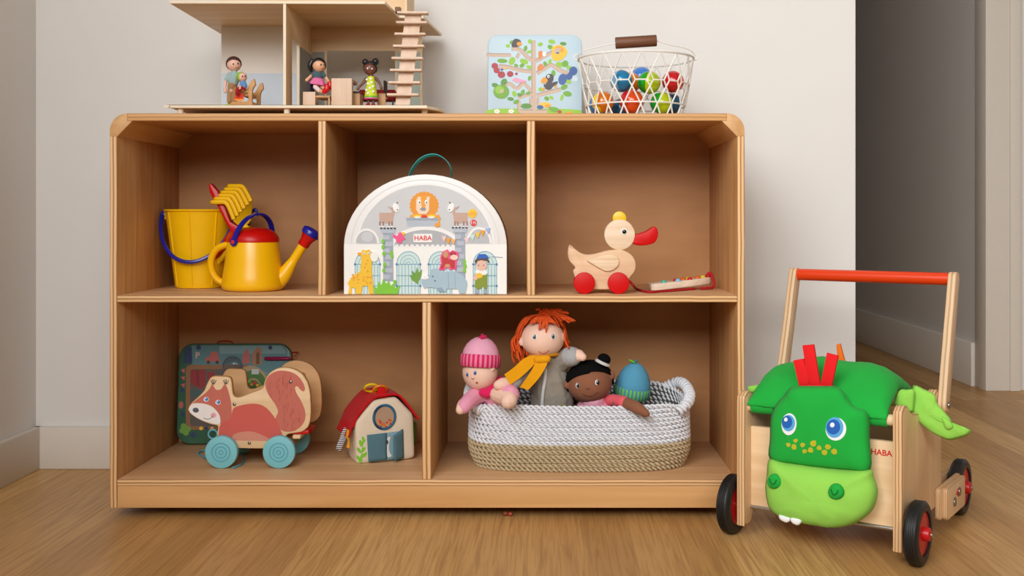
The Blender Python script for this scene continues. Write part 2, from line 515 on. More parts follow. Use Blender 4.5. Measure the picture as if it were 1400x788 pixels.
for sgn, xo in ((1, SX0), (-1, SX1)):
    arc = [(xo + sgn * (CR - CR * math.cos(R(a))), zc + CR * math.sin(R(a))) for a in range(0, 91, 10)]
    pts = arc + [(xo + sgn * CR, ZT - .0145), (xo + sgn * 31 * K0, ZT - .0147), (xo + sgn * T_, ZT - 32 * K0), (xo, ZT - 31 * K0)]
    MB(wood('shelf_corner_block', (200, 150, 98), (220, 174, 122), 'Y', scale=10)).prism(pts, YF - .0005, YB + .01, .0008).build('corner_block', shelf, world=True)
Mblack = paint('black_rubber', (22, 22, 23), rough=.55)
for x in (SX0 + .06, SX1 - .06):
    for y in (YF + .17, YB - .04):
        MB(Mblack).lathe([(.014, 0), (.016, .004), (.014, ZLOW - .0125)], 16, (x, y, 0)).build('foot', shelf, world=True)
MB(Mw_x).box((SX0 + T_, YF + .02, ZB + .015), (SX1 - T_, YF + .035, ZLOW - .0125)).build('floor_rail', shelf, world=True)
# ------------------------------------------------------------------ sand toys, top left cubby
def on(px, py, z):
    """point on the level plane z seen at a pixel"""
    d = F * (CH - z) / (py - VY)
    return Vector(((px - VX) / F * d, d, z))
Myel = paint('yellow_plastic', (252, 196, 6), rough=.32, var=.02)
Mred = paint('red_plastic', (200, 12, 8), rough=.35, var=.03, spec=.35)
Mblue = paint('blue_plastic', (22, 32, 150), rough=.28, var=.03)

bk = on(271, 391, ZMID); bk.y += .045; bk.x = -.739; bk.y = 2.338
bucket = thing('toy_bucket', bk, label='yellow plastic toy bucket with a blue carrying handle, left in the top left cubby', cat='bucket')
H = .167
mb = MB(Myel)
prof = [(.048, 0), (.0505, .0015), (.0515, .006)] + [(.0515 + .0195 * t / 10, .006 + (H - .012) * t / 10) for t in range(1, 11)]
prof += [(.0715, H - .0045), (.0745, H - .004), (.0752, H - .001), (.0735, H), (.0705, H - .001), (.0695, H - .01), (.05, .006), (.0, .005)]
mb.lathe(prof, 48)
for a in range(0, 360, 45):
    a = R(a - 90); c, s_ = math.cos(a), math.sin(a)
    mb.tube([(c * (.0516 + .0002), s_ * .0518, .006), (c * .0713, s_ * .0713, H - .006)], .0016, 6)
mb.build('body', bucket)
for sx in (-1, 1): MB(Myel).box((sx * .0728 - .0035, -.006, H - .022), (sx * .0728 + .0035, .006, H - .001), .002).build('lug', bucket)
arc = []
for i in range(33):
    a = PI * i / 32
    arc.append((-math.cos(a) * .0775, -.012 - math.sin(a) * .058, H - .012 - math.sin(a) * .098))
hd = MB(Mblue); hd.tube(arc, .0042, 8)
for sx in (-1, 1): hd.cyl((sx * .0782 - .003, 0, H - .011), (sx * .0782 + .003, 0, H - .011), .008, bev=.001)
hd.build('handle', bucket)

# watering can
wc = on(346, 400, ZMID); wc.y += .06; wc.x = (346 - VX) / F * wc.y
can = thing('toy_watering_can', wc, label='yellow toy watering can with red lid, blue top handle and blue rose', cat='watering can')
kc = wc.y / F
h = 66 * kc
Mcan = paint('yellow_can_plastic', (252, 192, 6), rough=.28, var=.02)
prof = [(0, 0), (.052, 0), (.0585, .002), (.0625, .007), (.063, .013), (.0605, .03), (.056, .06), (.0525, h - .004), (.0515, h)]
mb = MB(Mcan); mb.lathe(prof, 48); mb.build('body', can)
lid = [(.0515, h), (.0525, h + .001), (.0525, h + .007), (.0505, h + .012), (.045, h + .02), (.034, h + .0265), (.018, h + .03), (.0001, h + .031)]
MB(Mred).lathe(lid, 48).build('lid', can)
q = lambda x, y: ((x - 346) * kc, 0, (398 - y) * kc)
hp = crom([q(318, 338), q(309, 336), q(296, 342), q(289, 355), q(289.5, 370), q(296, 382), q(306, 388), q(312, 389)], 6, False)
MB(Mcan).tube(hp, .0072, 10, flatten=(1.25, 1)).build('side_handle', can)
sp = crom([q(372, 391), q(386, 379), q(396, 365), q(405, 351), q(417, 332)], 6, False)
n = len(sp); MB(Mcan).tube(sp, [.021 - .0115 * min(1, (i / n) * 1.6) for i in range(n)], 16).build('spout', can)
c0, c1 = Vector(q(414, 337)), Vector(q(427, 317)); e = (c1 - c0).normalized()
u = Vector((e.z, 0, -e.x)); wv = Vector((0, 1, 0))
def disc(prof, m):
    return MB(m).rings([[c0 + e * hh + (u * math.cos(2 * PI * j / 28) + wv * math.sin(2 * PI * j / 28)) * r for j in range(28)] for r, hh in prof])
L = (c1 - c0).length
disc([(.0112, 0), (.0118, .001), (.012, .012), (.0145, .02), (.0175, .026), (.017, .0275)], Mred).build('spout_collar', can)
disc([(.0175, .0255), (.0195, .0265), (.0198, .036), (.0185, .038), (.012, .0405), (.0001, .0415)], Mblue).build('rose', can)
# strap handle from a pivot at the front over to the back
ang = R(28)
ax = Vector((math.sin(ang), math.cos(ang), 0))
st = MB(Mblue); rg = []
lean = Vector((math.cos(ang), -math.sin(ang), 0)) * .012
for i in range(41):
    a = PI * i / 40
    ctr = ax * (-math.cos(a) * .0545) + Vector((0, 0, h + .001)) + lean * math.sin(a) * 1.2 + Vector((0, 0, math.sin(a) * .0565))
    nrm = (ax * (-math.cos(a)) + Vector((0, 0, math.sin(a)))).normalized(); sd = Vector((math.cos(ang), -math.sin(ang), 0))
    rg.append([ctr + sd * .0055 + nrm * .002, ctr - sd * .0055 + nrm * .002, ctr - sd * .0055 - nrm * .002, ctr + sd * .0055 - nrm * .002])
st.rings(rg)
for s_ in (-1, 1): st.cyl(ax * s_ * .0525 + Vector((0, 0, h + .001)), ax * s_ * .0575 + Vector((0, 0, h + .001)), .0085, bev=.001)
st.build('top_handle', can)
for s_ in (-1, 1): MB(paint('red_rivet', (220, 50, 50), rough=.35)).cyl(ax * s_ * .057 + Vector((0, 0, h + .001)), ax * s_ * .0592 + Vector((0, 0, h + .001)), .0045, n=14, bev=.001).build('rivet', can)

# rake standing in the bucket
rk = thing('toy_rake', (bk.x + .052, 2.30, ZMID + .008), label='yellow plastic toy rake standing in the bucket with its tines up', cat='rake')
k2 = 2.33 / F
Mrk = paint('yellow_rake_plastic', (254, 202, 16), rough=.35, var=.02)
iv = mw(rk).inverted()
g = lambda x, y, d: tuple(iv @ P(x, y, d))
for i in range(6):
    t = i / 5
    ox, oy, dd = 23 * t, -22 * t, 2.272 + .035 * t
    c = [g(288 + ox, 276.5 + oy, dd), g(300 + ox, 276.5 + oy, dd), g(308 + ox, 277 + oy, dd), g(313 + ox, 283 + oy * 1.0, dd), g(320 + ox * 1.02, 300 + oy * 1.12, dd)]
    p = crom(c, 4, False)
    MB(Mrk).tube(p, [.003] + [.0058] * (len(p) - 1), 8, flatten=(1, .85)).build('tine', rk)
mb = MB(Mrk)
a0, a1 = Vector(g(319, 302, 2.270)), Vector(g(345, 275, 2.309))
b0, b1 = Vector(g(333, 314, 2.292)), Vector(g(343, 302, 2.302))
up = Vector((0, .004, 0))
mb.rings([[a0 - up, a1 - up, a1 + up, a0 + up], [a0.lerp(b0, .4) - up, a1.lerp(b1, .4) - up, a1.lerp(b1, .4) + up, a0.lerp(b0, .4) + up], [b0 - up, b1 - up, b1 + up, b0 + up]])
mb.build('rake_head', rk)
MB(Mrk).tube([(b0 + b1) / 2, Vector(g(331, 322, 2.295)), (-.012, .012, .04), (-.03, .015, .002)], [.0085, .0065, .006, .0055], 10).build('handle', rk)

# spade
spd = thing('toy_spade', (bk.x + .03, 2.312, ZMID + .008), label='red plastic toy spade standing in the bucket behind the yellow rake', cat='spade')
iv = mw(spd).inverted()
bl = tr(spd, [(286.5, 254), (288, 251), (291, 252), (299, 261), (309, 283), (316, 303), (330, 311), (337, 320), (322, 322), (318, 318), (310, 305), (302, 288), (293, 272), (288, 263)], -.022)
MB(Mred).prism(bl, -.032, -.014, .003).build('blade', spd)
MB(Mred).tube([iv @ P(322, 315, 2.29), (.004, -.008, .05), (-.015, 0, .003)], [.009, .0062, .006], 10).build('handle', spd)

# blue loop with a yellow knob behind the rake
tl = thing('toy_sand_tool', (bk.x + .06, 2.34, ZMID + .01), label='blue plastic loop with a yellow knob, just peeking out behind the yellow rake', cat='sand toy')
iv = mw(tl).inverted()
lp = crom([tuple(iv @ P(x, y, 2.34)) for x, y in ((341, 305), (342, 296), (345, 289), (349, 287), (350.5, 291), (349.5, 296))], 5, False)
MB(Mblue).tube(lp, .0036, 8).build('loop', tl)
MB(Myel).ball(iv @ P(348, 294, 2.33), .0052, 12, 8).build('knob', tl)
MB(Mblue).tube([iv @ P(341, 305, 2.34), iv @ P(322, 330, 2.335), (-.055, -.022, .002)], .0038, 8).build('shaft', tl)
# ------------------------------------------------------------------ arched play box, middle cubby
AD = 2.12
ab = P(581.5, 403, AD); ab.z = ZMID
arch = thing('playset_box', ab, label='white arched cardboard play box printed with zoo animals, with a teal ribbon handle', cat='toy box')
def A(*pts): return tr(arch, pts, 0)
DEP = .085
def arch_pts(w0, zs, top, n=28, cx=581.5, base=402.6):
    o = [(cx + w0, base), (cx + w0, zs)]
    for i in range(1, n): a = PI * i / n; o.append((cx + w0 * math.cos(a), zs - (zs - top) * math.sin(a)))
    return o + [(cx - w0, zs), (cx - w0, base)]
Mcard = paint('white_card', (236, 234, 232), rough=.45, var=.015, scale=12)
Mkraft = paint('brown_card_edge', (150, 122, 96), rough=.7)
pts = tr(arch, arch_pts(111.5, 338, 238.5), 0)
MB(Mcard).prism(pts, .0, .004, .0012, mat_side=Mcard).build('front_cover', arch)
MB(Mkraft).prism(pts, .0042, DEP, .001).build('case', arch)
def C(name, rgb): return paint('print_' + name, rgb, rough=.5, var=.03, scale=60)
g1, g2, g3, g4 = C('pale_grey', (205, 206, 209)), C('rim_white', (240, 239, 238)), C('stone', (160, 170, 186)), C('stone_light', (182, 190, 202))
wht, lion1, lion2, skin = C('white', (244, 243, 240)), C('mane', (232, 150, 34)), C('face_cream', (242, 214, 190)), C('skin', (232, 188, 168))
yel, amber, goat, goat2 = C('yellow', (244, 196, 40)), C('amber', (236, 160, 40)), C('goat', (198, 164, 148)), C('goat_dark', (160, 124, 108))
dk, blu, rail, mint = C('dark', (48, 46, 52)), C('cap_blue', (28, 96, 190)), C('rail', (110, 160, 184)), C('mint', (206, 228, 226))
grn, grn2, rhino, pink, red, maroon = C('leaf', (126, 200, 50)), C('leaf_dark', (112, 160, 60)), C('rhino', (168, 194, 208)), C('pink', (238, 84, 140)), C('red', (222, 40, 52)), C('monkey', (196, 48, 56))
tan, olive, dkblue, peach = C('tan', (206, 150, 104)), C('olive', (132, 150, 40)), C('cage_stud', (70, 130, 170)), C('pale_orange', (236, 180, 110))
art = Art(arch, 0)
fl, ln = art.fl, art.ln
def ell(x, y, rx, ry=None, n=18, rot=0): return circ(x, y, rx, n, ry, rot)
# crown: pale grey arch inside a white rim, side windows, lower wall
up_ = [(581.5 + 93 * math.cos(PI * i / 30), 336 - 84 * math.sin(PI * i / 30)) for i in range(31)]
fl(g1, up_, 1)
ln(C('rim_shadow', (214, 214, 216)), [(581.5 + 101 * math.cos(PI * i / 40), 336 - 90 * math.sin(PI * i / 40)) for i in range(41)], 1.2, 1)  # faint grey line: shadow along the rim, drawn into the print
ln(g2, up_, 2.2, 2)
for cx, top in ((501, 314), (655, 312)):
    wd = [(cx + 16 * math.cos(PI * i / 16), 333 - (333 - top) * math.sin(PI * i / 16)) for i in range(17)]
    fl(C('window_grey', (188, 190, 194)), wd, 3); ln(g2, wd, 3, 4)
fl(C('window_disc', (204, 206, 210)), ell(502, 324, 8, 7), 4)
fl(wht, [(471, 334), (692, 334), (692, 402), (471, 402)], 1)
# middle bow
bow = [(581.5 + 45 * math.cos(PI * i / 24), 337 - 25 * math.sin(PI * i / 24)) for i in range(25)]
fl(C('bow_grey', (176, 178, 182)), bow, 3); ln(g2, bow, 5, 4)
for x in range(540, 626, 7): fl(g2, [(x, 339), (x, 336), (x + 1, 334.5), (x + 4, 334.5), (x + 5, 336), (x + 5, 339)], 5)
# towers
for x0, x1, top in ((524, 537.5, 318), (622, 636, 317)):
    fl(g3, [(x0, top), (x1, top), (x1 + .5, 385), (x0, 385)], 5)
    for k in range(7): fl(g4, [(x0 + (k % 2) * 3, top + 4 + k * 9), (x0 + 9 + (k % 2) * 4, top + 4 + k * 9), (x0 + 9 + (k % 2) * 4, top + 10 + k * 9), (x0 + (k % 2) * 3, top + 10 + k * 9)], 6)
    fl(g4, [(x0 - 4, top - 5), (x1 + 4, top - 5), (x1 + 2, top + 1), (x0 - 2, top + 1)], 6)
    for k in range(5): fl(dk, [(x0 - 4 + k * 4.6, top - 6.5), (x0 - 1.2 + k * 4.6, top - 6.5), (x0 - 1.2 + k * 4.6, top - 4.6), (x0 - 4 + k * 4.6, top - 4.6)], 7)
# cages
for cx, hw in ((502.5, 17), (558.5, 16), (602, 16), (663, 16)):
    cg = [(cx + hw, 402), (cx + hw, 361)] + [(cx + hw * math.cos(PI * i / 18), 361 - 17 * math.sin(PI * i / 18)) for i in range(1, 18)] + [(cx - hw, 361), (cx - hw, 402)]
    fl(mint, cg, 3); ln(rail, cg, .8, 5)
    for f_ in (.7, .42, .18): ln(rail, [(cx + hw * f_ * math.cos(PI * i / 14), 361 - 17 * f_ * math.sin(PI * i / 14)) for i in range(15)], .55, 5)
    for k in range(-3, 4): ln(rail, [(cx + k * hw / 3.6, 361), (cx + k * hw / 3.6, 402)], .55, 5)
    for yy in (361.5, 377, 391): ln(rail, [(cx - hw, yy), (cx + hw, yy)], .9, 5)
    for yy in (361.5, 391):
        for s_ in (-1, 1): fl(dkblue, ell(cx + s_ * hw, yy, 1.5), 6)
fl(grn2, [(563, 383), (560, 376), (564, 377), (563, 370), (568, 374), (570, 366), (573, 373), (577, 368), (576, 378), (572, 385), (571, 389), (568, 386)], 6)
fl(grn, [(513, 402), (511, 392), (516, 394), (517, 385), (522, 390), (524, 381), (528, 388), (532, 384), (534, 391), (540, 386), (540, 394), (547, 391), (544, 402)], 9)
for x, y in ((524, 330), (524, 338), (525, 347), (526, 362), (525, 370), (536, 350), (535, 346), (635, 358), (636, 364), (635, 370), (540, 386)): fl(grn, ell(x, y, 2.2, 3.2), 8)
# lion
mane = [(580 + (19 + (1.4 if i % 2 else 0)) * math.cos(2 * PI * i / 44), 281 + (18 + (1.4 if i % 2 else 0)) * math.sin(2 * PI * i / 44)) for i in range(44)]
fl(lion1, mane, 4)
fl(g4, [(555, 298), (603, 298), (600, 310), (557, 310)], 4); fl(g3, [(555, 298), (603, 298), (602, 301), (556, 301)], 5)
fl(amber, [(560, 297), (561, 294), (601, 294), (602, 308), (599, 309), (599, 298)], 5); fl(amber, ell(598, 308, 3.6, 3), 6)
fl(lion2, [(569, 274), (572, 269), (588, 269), (587, 275), (587, 288), (583, 293), (573, 293), (569, 287)], 6)
fl(amber, [(575, 268), (584, 268), (581, 286), (577, 286)], 7)
for x in (573.5, 583): fl(wht, ell(x, 276.5, 2.3, 3), 8); fl(dk, ell(x + .4, 277, .9, 1.2), 9)
fl(C('nose', (150, 148, 150)), ell(578.5, 286, 4, 2.2), 8)
for x in (571, 590): fl(yel, ell(x, 296, 6, 2.6), 7); fl(wht, ell(x, 297.3, 4.6, 1.3), 8)
fl(red, ell(580, 296, 4, 1.8), 7)
# goats
for cx, s_ in ((532, 1), (626, -1)):
    X = lambda v: cx + s_ * v
    fl(goat, [(X(-13.5), 291), (X(3), 291), (X(5), 285), (X(9), 286), (X(6), 296), (X(5), 306), (X(-13), 304)], 5)
    for x in (-12.5, -8, 0, 4): fl(goat2, [(X(x - 1.1), 303), (X(x + 1.1), 303), (X(x + .9), 310), (X(x - .9), 310)], 5); fl(wht, [(X(x - 1.2), 309), (X(x + 1.2), 309), (X(x + 1.4), 311), (X(x - 1.2), 311)], 6)
    fl(wht, ell(X(9.5), 284, 4.2, 6.4, rot=-.35 * s_), 6); fl(dk, ell(X(11.5), 287, .9), 7)
    fl(goat, [(X(5), 284), (X(-2), 282), (X(3), 287)], 6)
    ln(goat2, [(X(10), 279), (X(12), 276), (X(10.5), 277)], 1, 6)
# stickers, parrot, bunting
fl(yel, ell(646, 292, 6.2), 5); fl(amber, [(642, 290.5), (650, 290.5), (650, 291.4), (642, 291.4)], 6); fl(amber, [(641, 293), (651, 293), (651, 293.9), (641, 293.9)], 6)
fl(red, ell(647.5, 304.8, 4.5), 5)
fl(pink, [(537, 320), (543, 323), (546, 318), (551, 318), (552, 324), (555, 327), (550, 329), (549, 333), (543, 332), (541, 327), (538, 325)], 6)
fl(yel, [(549, 318), (552, 317.5), (555, 320), (551, 322)], 7)
for k, (x, y, m) in enumerate(((607, 327, C('bunting_pink', (240, 200, 196))), (613, 330, amber), (620, 331, peach), (638, 329, C('bunting_rose', (240, 206, 204))), (646, 325, mint), (653, 322, yel), (660, 319, amber), (667, 316, C('bunting_blue', (160, 180, 222))))):
    fl(m, [(x - 3.6, y - 3.2), (x + 3.6, y - 4.2), (x + .6, y + 4.2)], 8)
# giraffe
fl(yel, [(476, 402), (478, 393), (475.5, 387), (480, 380), (488, 374), (493, 371), (494.5, 352), (493, 348), (495, 343), (497, 341), (499, 343), (502, 342), (505, 341), (507, 345), (511, 347), (508.5, 358), (508.5, 372), (510, 386), (511, 402), (505, 402), (503, 391), (496, 391), (494, 402), (487, 402), (486, 394), (481, 393), (481, 402)], 9)
fl(amber, [(489, 346), (493, 345), (494, 350), (490, 349)], 10)
fl(wht, ell(512, 351, 5.4, 7), 9)
for k in range(26):
    t = random.random(); fl(amber, ell(random.choice((483, 490, 497, 503, 507)) + random.uniform(-2, 2), random.uniform(375, 388), 1.3, 1), 10)
for y in range(356, 374, 5): fl(amber, ell(499 + (y % 3) * 2, y, 1.3, 1.6), 10)
for x in (498, 504.5): fl(wht, ell(x, 346.5, 1.7), 10); fl(dk, ell(x, 346.7, .7), 11)
# rhino with a monkey
fl(rhino, [(576, 388), (576, 381), (583, 380), (589, 377), (589, 369), (593, 367), (600, 367), (603, 372), (622, 371), (632, 376), (638, 384), (639, 389), (637, 398), (636, 401), (628, 401), (626, 395), (611, 395), (610, 399), (600, 399), (597, 394), (588, 393), (580, 394)], 9)
fl(wht, [(577, 382), (580, 376), (581, 380), (584, 374.5), (587, 380), (582, 382)], 10)
for x, y in ((592, 378), (595, 384)): fl(dk, ell(x, y, .9), 10)
for x in (613, 622): ln(g3, [(x, 372), (x + .5, 394)], .7, 10)
fl(C('rhino_dark', (138, 166, 184)), [(597, 394), (600, 399), (608, 399), (604, 393)], 10)
fl(pink, [(600, 369), (603, 360), (602, 352), (605, 344), (612, 341), (615, 345), (619, 342), (626, 345), (628, 350), (625, 355), (624, 368), (616, 369), (611, 366), (607, 370)], 9)
fl(maroon, [(602, 367), (605, 360), (604, 352), (607, 346), (611, 344), (614, 347), (612, 354), (622, 356), (622, 367), (617, 367), (615, 362), (608, 363), (606, 368)], 10)
fl(tan, ell(609.5, 348, 3.6, 4.6), 11); fl(tan, ell(612, 363.5, 3.6, 2.6), 11)
fl(lion2, ell(621, 352, 5.2, 3.6), 11); fl(maroon, ell(619, 347, 4.6, 3), 10)
for x in (617.5, 623): fl(dk, ell(x, 347.8, .9), 12)
# keeper: overalls, cap and yellow melon
fl(olive, [(649, 391), (650, 381), (654, 372), (666, 371), (666, 395), (662, 395), (660, 391), (657, 395), (651, 395)], 9)
fl(wht, [(649, 372), (653, 369), (664, 369), (667, 373), (664, 376), (654, 376)], 9)
fl(skin, ell(658.5, 363, 7.4, 7.2), 10); fl(C('hair', (92, 62, 48)), [(649, 357), (652, 353), (666, 353), (669, 357), (668, 360), (665, 356), (653, 356), (650, 361)], 10)
fl(blu, [(652, 352), (655, 347.5), (664, 347.5), (667, 351), (669, 353), (652, 354)], 11)
for x in (654.5, 661.5): fl(dk, ell(x, 363, .8), 11)
fl(yel, ell(655, 377, 5, 3.6), 11); fl(skin, ell(650, 380, 3, 3.4), 12)
for x in (653, 664): fl(g3, [(x - 3, 396), (x + 2, 396), (x + 2, 401.5), (x - 3, 401.5)], 9)
ln(g3, [(672, 351), (687, 352)], .7, 6)
# logo plate
fl(wht, rrect(565.5, 320, 591, 331.5, 1.5), 6)
art.txt(red, 'HABA', 9.2 * AD / F, (578.3, 325.9), 7)
art.txt(wht, '1½', 6 * AD / F, (647.5, 304.8), 7, .0001)
art.build('printed_front', arch)
# ribbon handle
rb = MB(fabric('teal_ribbon', (74, 200, 204)))
inv = mw(arch).inverted()
path = crom([(558, 241, 0), (563, 229, 0), (573, 217, 0), (585, 211, 0), (598, 211, 0), (610, 219, 0), (616, 231, 0), (615.5, 245, 0)], 6, False)
rg = []
for i, (x, y, _) in enumerate(path):
    t = i / (len(path) - 1)
    wd = .013 * (1 - .55 * math.sin(PI * t))
    a, b = inv @ P(x, y, AD + .04 - wd), inv @ P(x + 4 * (1 - t) + 2 * t, y + 3 * math.sin(PI * t), AD + .04 + wd)
    o = Vector((0, 0, .0012))
    rg.append([a, b, b - o, a - o])
rb.rings(rg); rb.build('ribbon_handle', arch)

# ------------------------------------------------------------------ pull-along duck
db = on(823, 402.3, ZMID)
duck = thing('pull_along_duck', db, label='pale wooden duck on red wheels with red beak and yellow crest', cat='toy duck')
Mbeech = wood('beech', (222, 178, 138), (238, 202, 166), 'X', scale=16, rough=.5)
Mbeech2 = wood('beech_pale', (230, 198, 164), (246, 222, 194), 'X', scale=20, rough=.45)
Mfelt = paint('red_lacquer', (206, 5, 8), rough=.45, var=.05, spec=.25)
Myl = paint('yellow_lacquer', (244, 198, 20), rough=.35)
D = lambda pts, L=0: tr(duck, pts, L)
BY = .016
body = crom([(776.3, 343), (777.5, 336.5), (780.5, 335.5), (787, 341), (796, 346.8), (806, 348.2), (818, 346), (830, 342.8), (842, 341.6), (853, 342.5), (864, 349), (869.5, 360), (868, 371), (862, 379), (857, 386), (851, 395), (812, 396), (795, 392), (787, 382), (783.5, 371), (786, 366), (779, 358), (776.3, 350)], 4)
MB(Mbeech).prism(D(body, BY), BY, BY + .03, .0035).build('body', duck)
MB(Mbeech2).prism(D(circ(847.5, 321.2, 21.3, 48), BY), BY + .004, BY + .028, .003).build('head', duck)
MB(Myl).prism(D(circ(847.3, 298.5, 9.6, 36), BY), BY + .006, BY + .024, .002).build('crest', duck)
bk_ = crom([(866.5, 329), (869, 321.5), (876, 319.2), (885, 315.8), (892, 311), (896.5, 310.5), (899.3, 314.5), (900, 322), (897, 330), (890, 334.3), (878, 336), (868.5, 335), (865.5, 332.5)], 4)
MB(Mfelt).prism(D(bk_, BY), BY + .003, BY + .029, .0025).build('beak', duck)
wing = crom([(803, 356.5), (811, 352.5), (822, 349.6), (833, 348.4), (842, 350), (846.3, 356), (845, 363.5), (838, 369.5), (829, 371), (820, 367.5), (811, 362)], 4)
MB(wood('wing_ash', (226, 190, 150), (248, 226, 196), 'X', scale=30, stretch=.03)).prism(D(wing, BY - .006), BY - .006, BY + .001, .002).build('wing', duck)
ey = MB(paint('eye_white', (238, 238, 234), rough=.35)); c = D([(853.5, 317)], BY)[0]
ey.cyl((c[0], BY + .005, c[1]), (c[0], BY + .0025, c[1]), .0063, n=24, bev=.0008)
ey.use(paint('eye_black', (18, 24, 28), rough=.2)).ball((c[0] + .0003, BY + .0025, c[1]), (.0044, .0018, .0044), 16, 8)
ey.build('eye', duck)
for px_, front in ((799, 1), (845.8, 1), (803, 0), (849, 0)):
    c = D([(px_, 388.2)], 0)[0] if front else D([(px_ - 3.0, 388.2)], 0)[0]
    y0 = 0.0 if front else .049
    m = MB(Mfelt); m.cyl((c[0], y0, .0211), (c[0], y0 + .012, .0211), .0211, n=40, bev=.0018); m.build('wheel', duck)
for px_ in (799, 845.8):
    c = D([(px_, 388)], 0)[0]; MB(Mbeech).cyl((c[0], .004, .0211), (c[0], .058, .0211), .0045, n=12).build('axle', duck)
Mcord = paint('red_cord', (176, 14, 24), rough=.8, bmp=.001, bscale=1200)
inv = mw(duck).inverted()
cz = ZMID + .0026
def at_z(px_, py_, z): return on(px_, py_, z)
cp = [inv @ P(859, 384, db.y + .03), inv @ P(863, 387, db.y + .03), inv @ P(866, 391, db.y + .03), inv @ on(871, 395.6, cz), inv @ on(880, 398.3, cz), inv @ on(890, 399.5, cz), inv @ on(902, 398.5, cz), inv @ on(925, 397, cz), inv @ on(950, 395, cz)]
MB(Mcord).tube(crom([tuple(p) for p in cp], 5, False), .0026, 8).build('pull_cord', duck)

# bead board
bp_ = on(890, 398, ZMID)
bb = thing('bead_board', bp_ + Vector((.002, 0, .0008)), label='flat wooden tongue set with coloured beads, lying right of the wooden duck', cat='toy', rot=(0, R(-5.0), 0))
pl_ = crom([(-.002, .004), (.0, -.003), (.012, -.006), (.04, -.001), (.075, .012), (.105, .03), (.126, .05), (.128, .062), (.118, .068), (.095, .062), (.06, .06), (.02, .06), (0, .052), (-.004, .03)], 5)
mb = MB(wood('bead_board_edge', (220, 196, 170), (240, 222, 200), 'X', scale=24))
mb.at(Matrix.Rotation(R(90), 4, 'X') @ Matrix.Identity(4))
mb.prism([(x, -y) for x, y in pl_], 0, .0135, .0012)
o = mb.build('board', bb); 
bcol = [(.026, .006, (74, 186, 166), 'teal'), (.052, .022, (196, 30, 40), 'red'), (.056, .012, (120, 190, 226), 'sky'), (.07, .04, (216, 96, 30), 'orange'), (.081, .043, (214, 186, 40), 'yellow'), (.082, .026, (206, 30, 50), 'red'), (.1, .045, (240, 140, 30), 'orange'), (.113, .052, (226, 196, 60), 'yellow')]
for x, y, c, nm in bcol:
    MB(paint('bead_' + nm, c, rough=.2)).ball((x, y, .0146), (.0056, .0056, .0045), 14, 8).build('bead', bb)
lp = crom([(.119, .058, .004), (.1215, .056, .015), (.1255, .053, .0215), (.1305, .051, .0205), (.1325, .05, .012), (.1345, .047, .001), (.131, .042, -.0075), (.122, .034, -.0075), (.112, .028, -.0068), (.102, .024, -.0062)], 5, False)
MB(Mcord).tube(lp, .003, 8).build('cord', bb)
MB(Mcord).ball((.124, .054, .0165), (.006, .005, .005), 10, 8).build('knot', bb)
# ------------------------------------------------------------------ squirrel wagon
SD = 2.190
sb_ = P(342, 643, SD); sb_.z = ZLOW
squ = thing('squirrel_wagon', sb_, label='wooden pull-along squirrel wagon with teal wheels, in the bottom left cubby', cat='toy wagon')
S = lambda pts, L=0: tr(squ, pts, L)
SF = .016      # the painted front panel stands behind the front wheels
sil = crom([(257.5, 562), (258, 557), (263, 550), (272, 542), (279, 534), (283, 525), (287.5, 517), (293, 514.5), (304, 514.8), (312, 515.5), (316, 519), (317.5, 530), (319, 540), (323, 543.5), (330, 542.5), (345, 536.5), (356, 532.5), (360, 529), (362.5, 519), (369, 510), (378, 504.5), (388, 502.6), (400, 504.5), (411, 510), (419, 520), (423.5, 534), (425, 555), (424.5, 572), (421, 584), (413, 590.5), (402, 592.5), (394, 594), (390, 598), (384, 611), (370, 613.5), (340, 613.5), (318, 612.5), (303, 610), (298, 604), (297, 592), (297.5, 583), (288, 580.5), (274, 575), (263, 568)], 4)
Mbir = wood('birch_face', (226, 190, 146), (240, 210, 170), 'X', scale=10, rough=.5)
Mbire = wood('birch_panel', (204, 156, 104), (222, 176, 124), 'X', scale=10, rough=.55)
MB(Mbir).prism(S(sil, SF), SF, SF + .0115, .0015, mat_side=wood('birch_rim', (196, 150, 98), (222, 180, 130), 'X', scale=20)).build('front_panel', squ)
MB(Mbire).prism(S(sil, SF), SF + .105, SF + .1165, .0015).build('rear_panel', squ)
ar = Art(squ, SF); fl, ln = ar.fl, ar.ln
fur, fur2, fur3 = C('fur', (198, 108, 92)), C('fur_body', (206, 92, 82)), C('fur_light', (208, 138, 118))
mz, nz_, chk = C('muzzle', (240, 234, 230)), C('nose_grey', (84, 82, 84)), C('cheek', (236, 170, 180))
eb, ew, bk2 = C('eye_blue', (52, 118, 200)), C('eye_w', (244, 244, 242)), C('tuft', (70, 66, 60))
fl(fur, crom([(263.5, 552), (271, 545), (281, 537.5), (287, 531), (289.5, 525.5), (291, 525.5), (295, 533), (302, 532.5), (306, 526.5), (308.5, 526.5), (312, 534), (316, 551), (316.5, 570), (312, 576), (305, 579.5), (300, 579.5), (292, 571), (280, 558), (266, 553)], 3), 1)
fl(fur2, crom([(302, 580), (315, 572), (318, 561), (324, 556), (340, 552.5), (354, 553), (364, 558), (374, 569), (381, 582), (386, 594), (388, 601), (378, 603), (340, 601), (318, 603), (301, 602), (299, 592)], 3), 2)
fl(fur3, crom([(320, 602), (319, 595), (330, 591), (345, 590.5), (358, 595), (368, 600), (371, 603), (345, 603)], 3), 3)
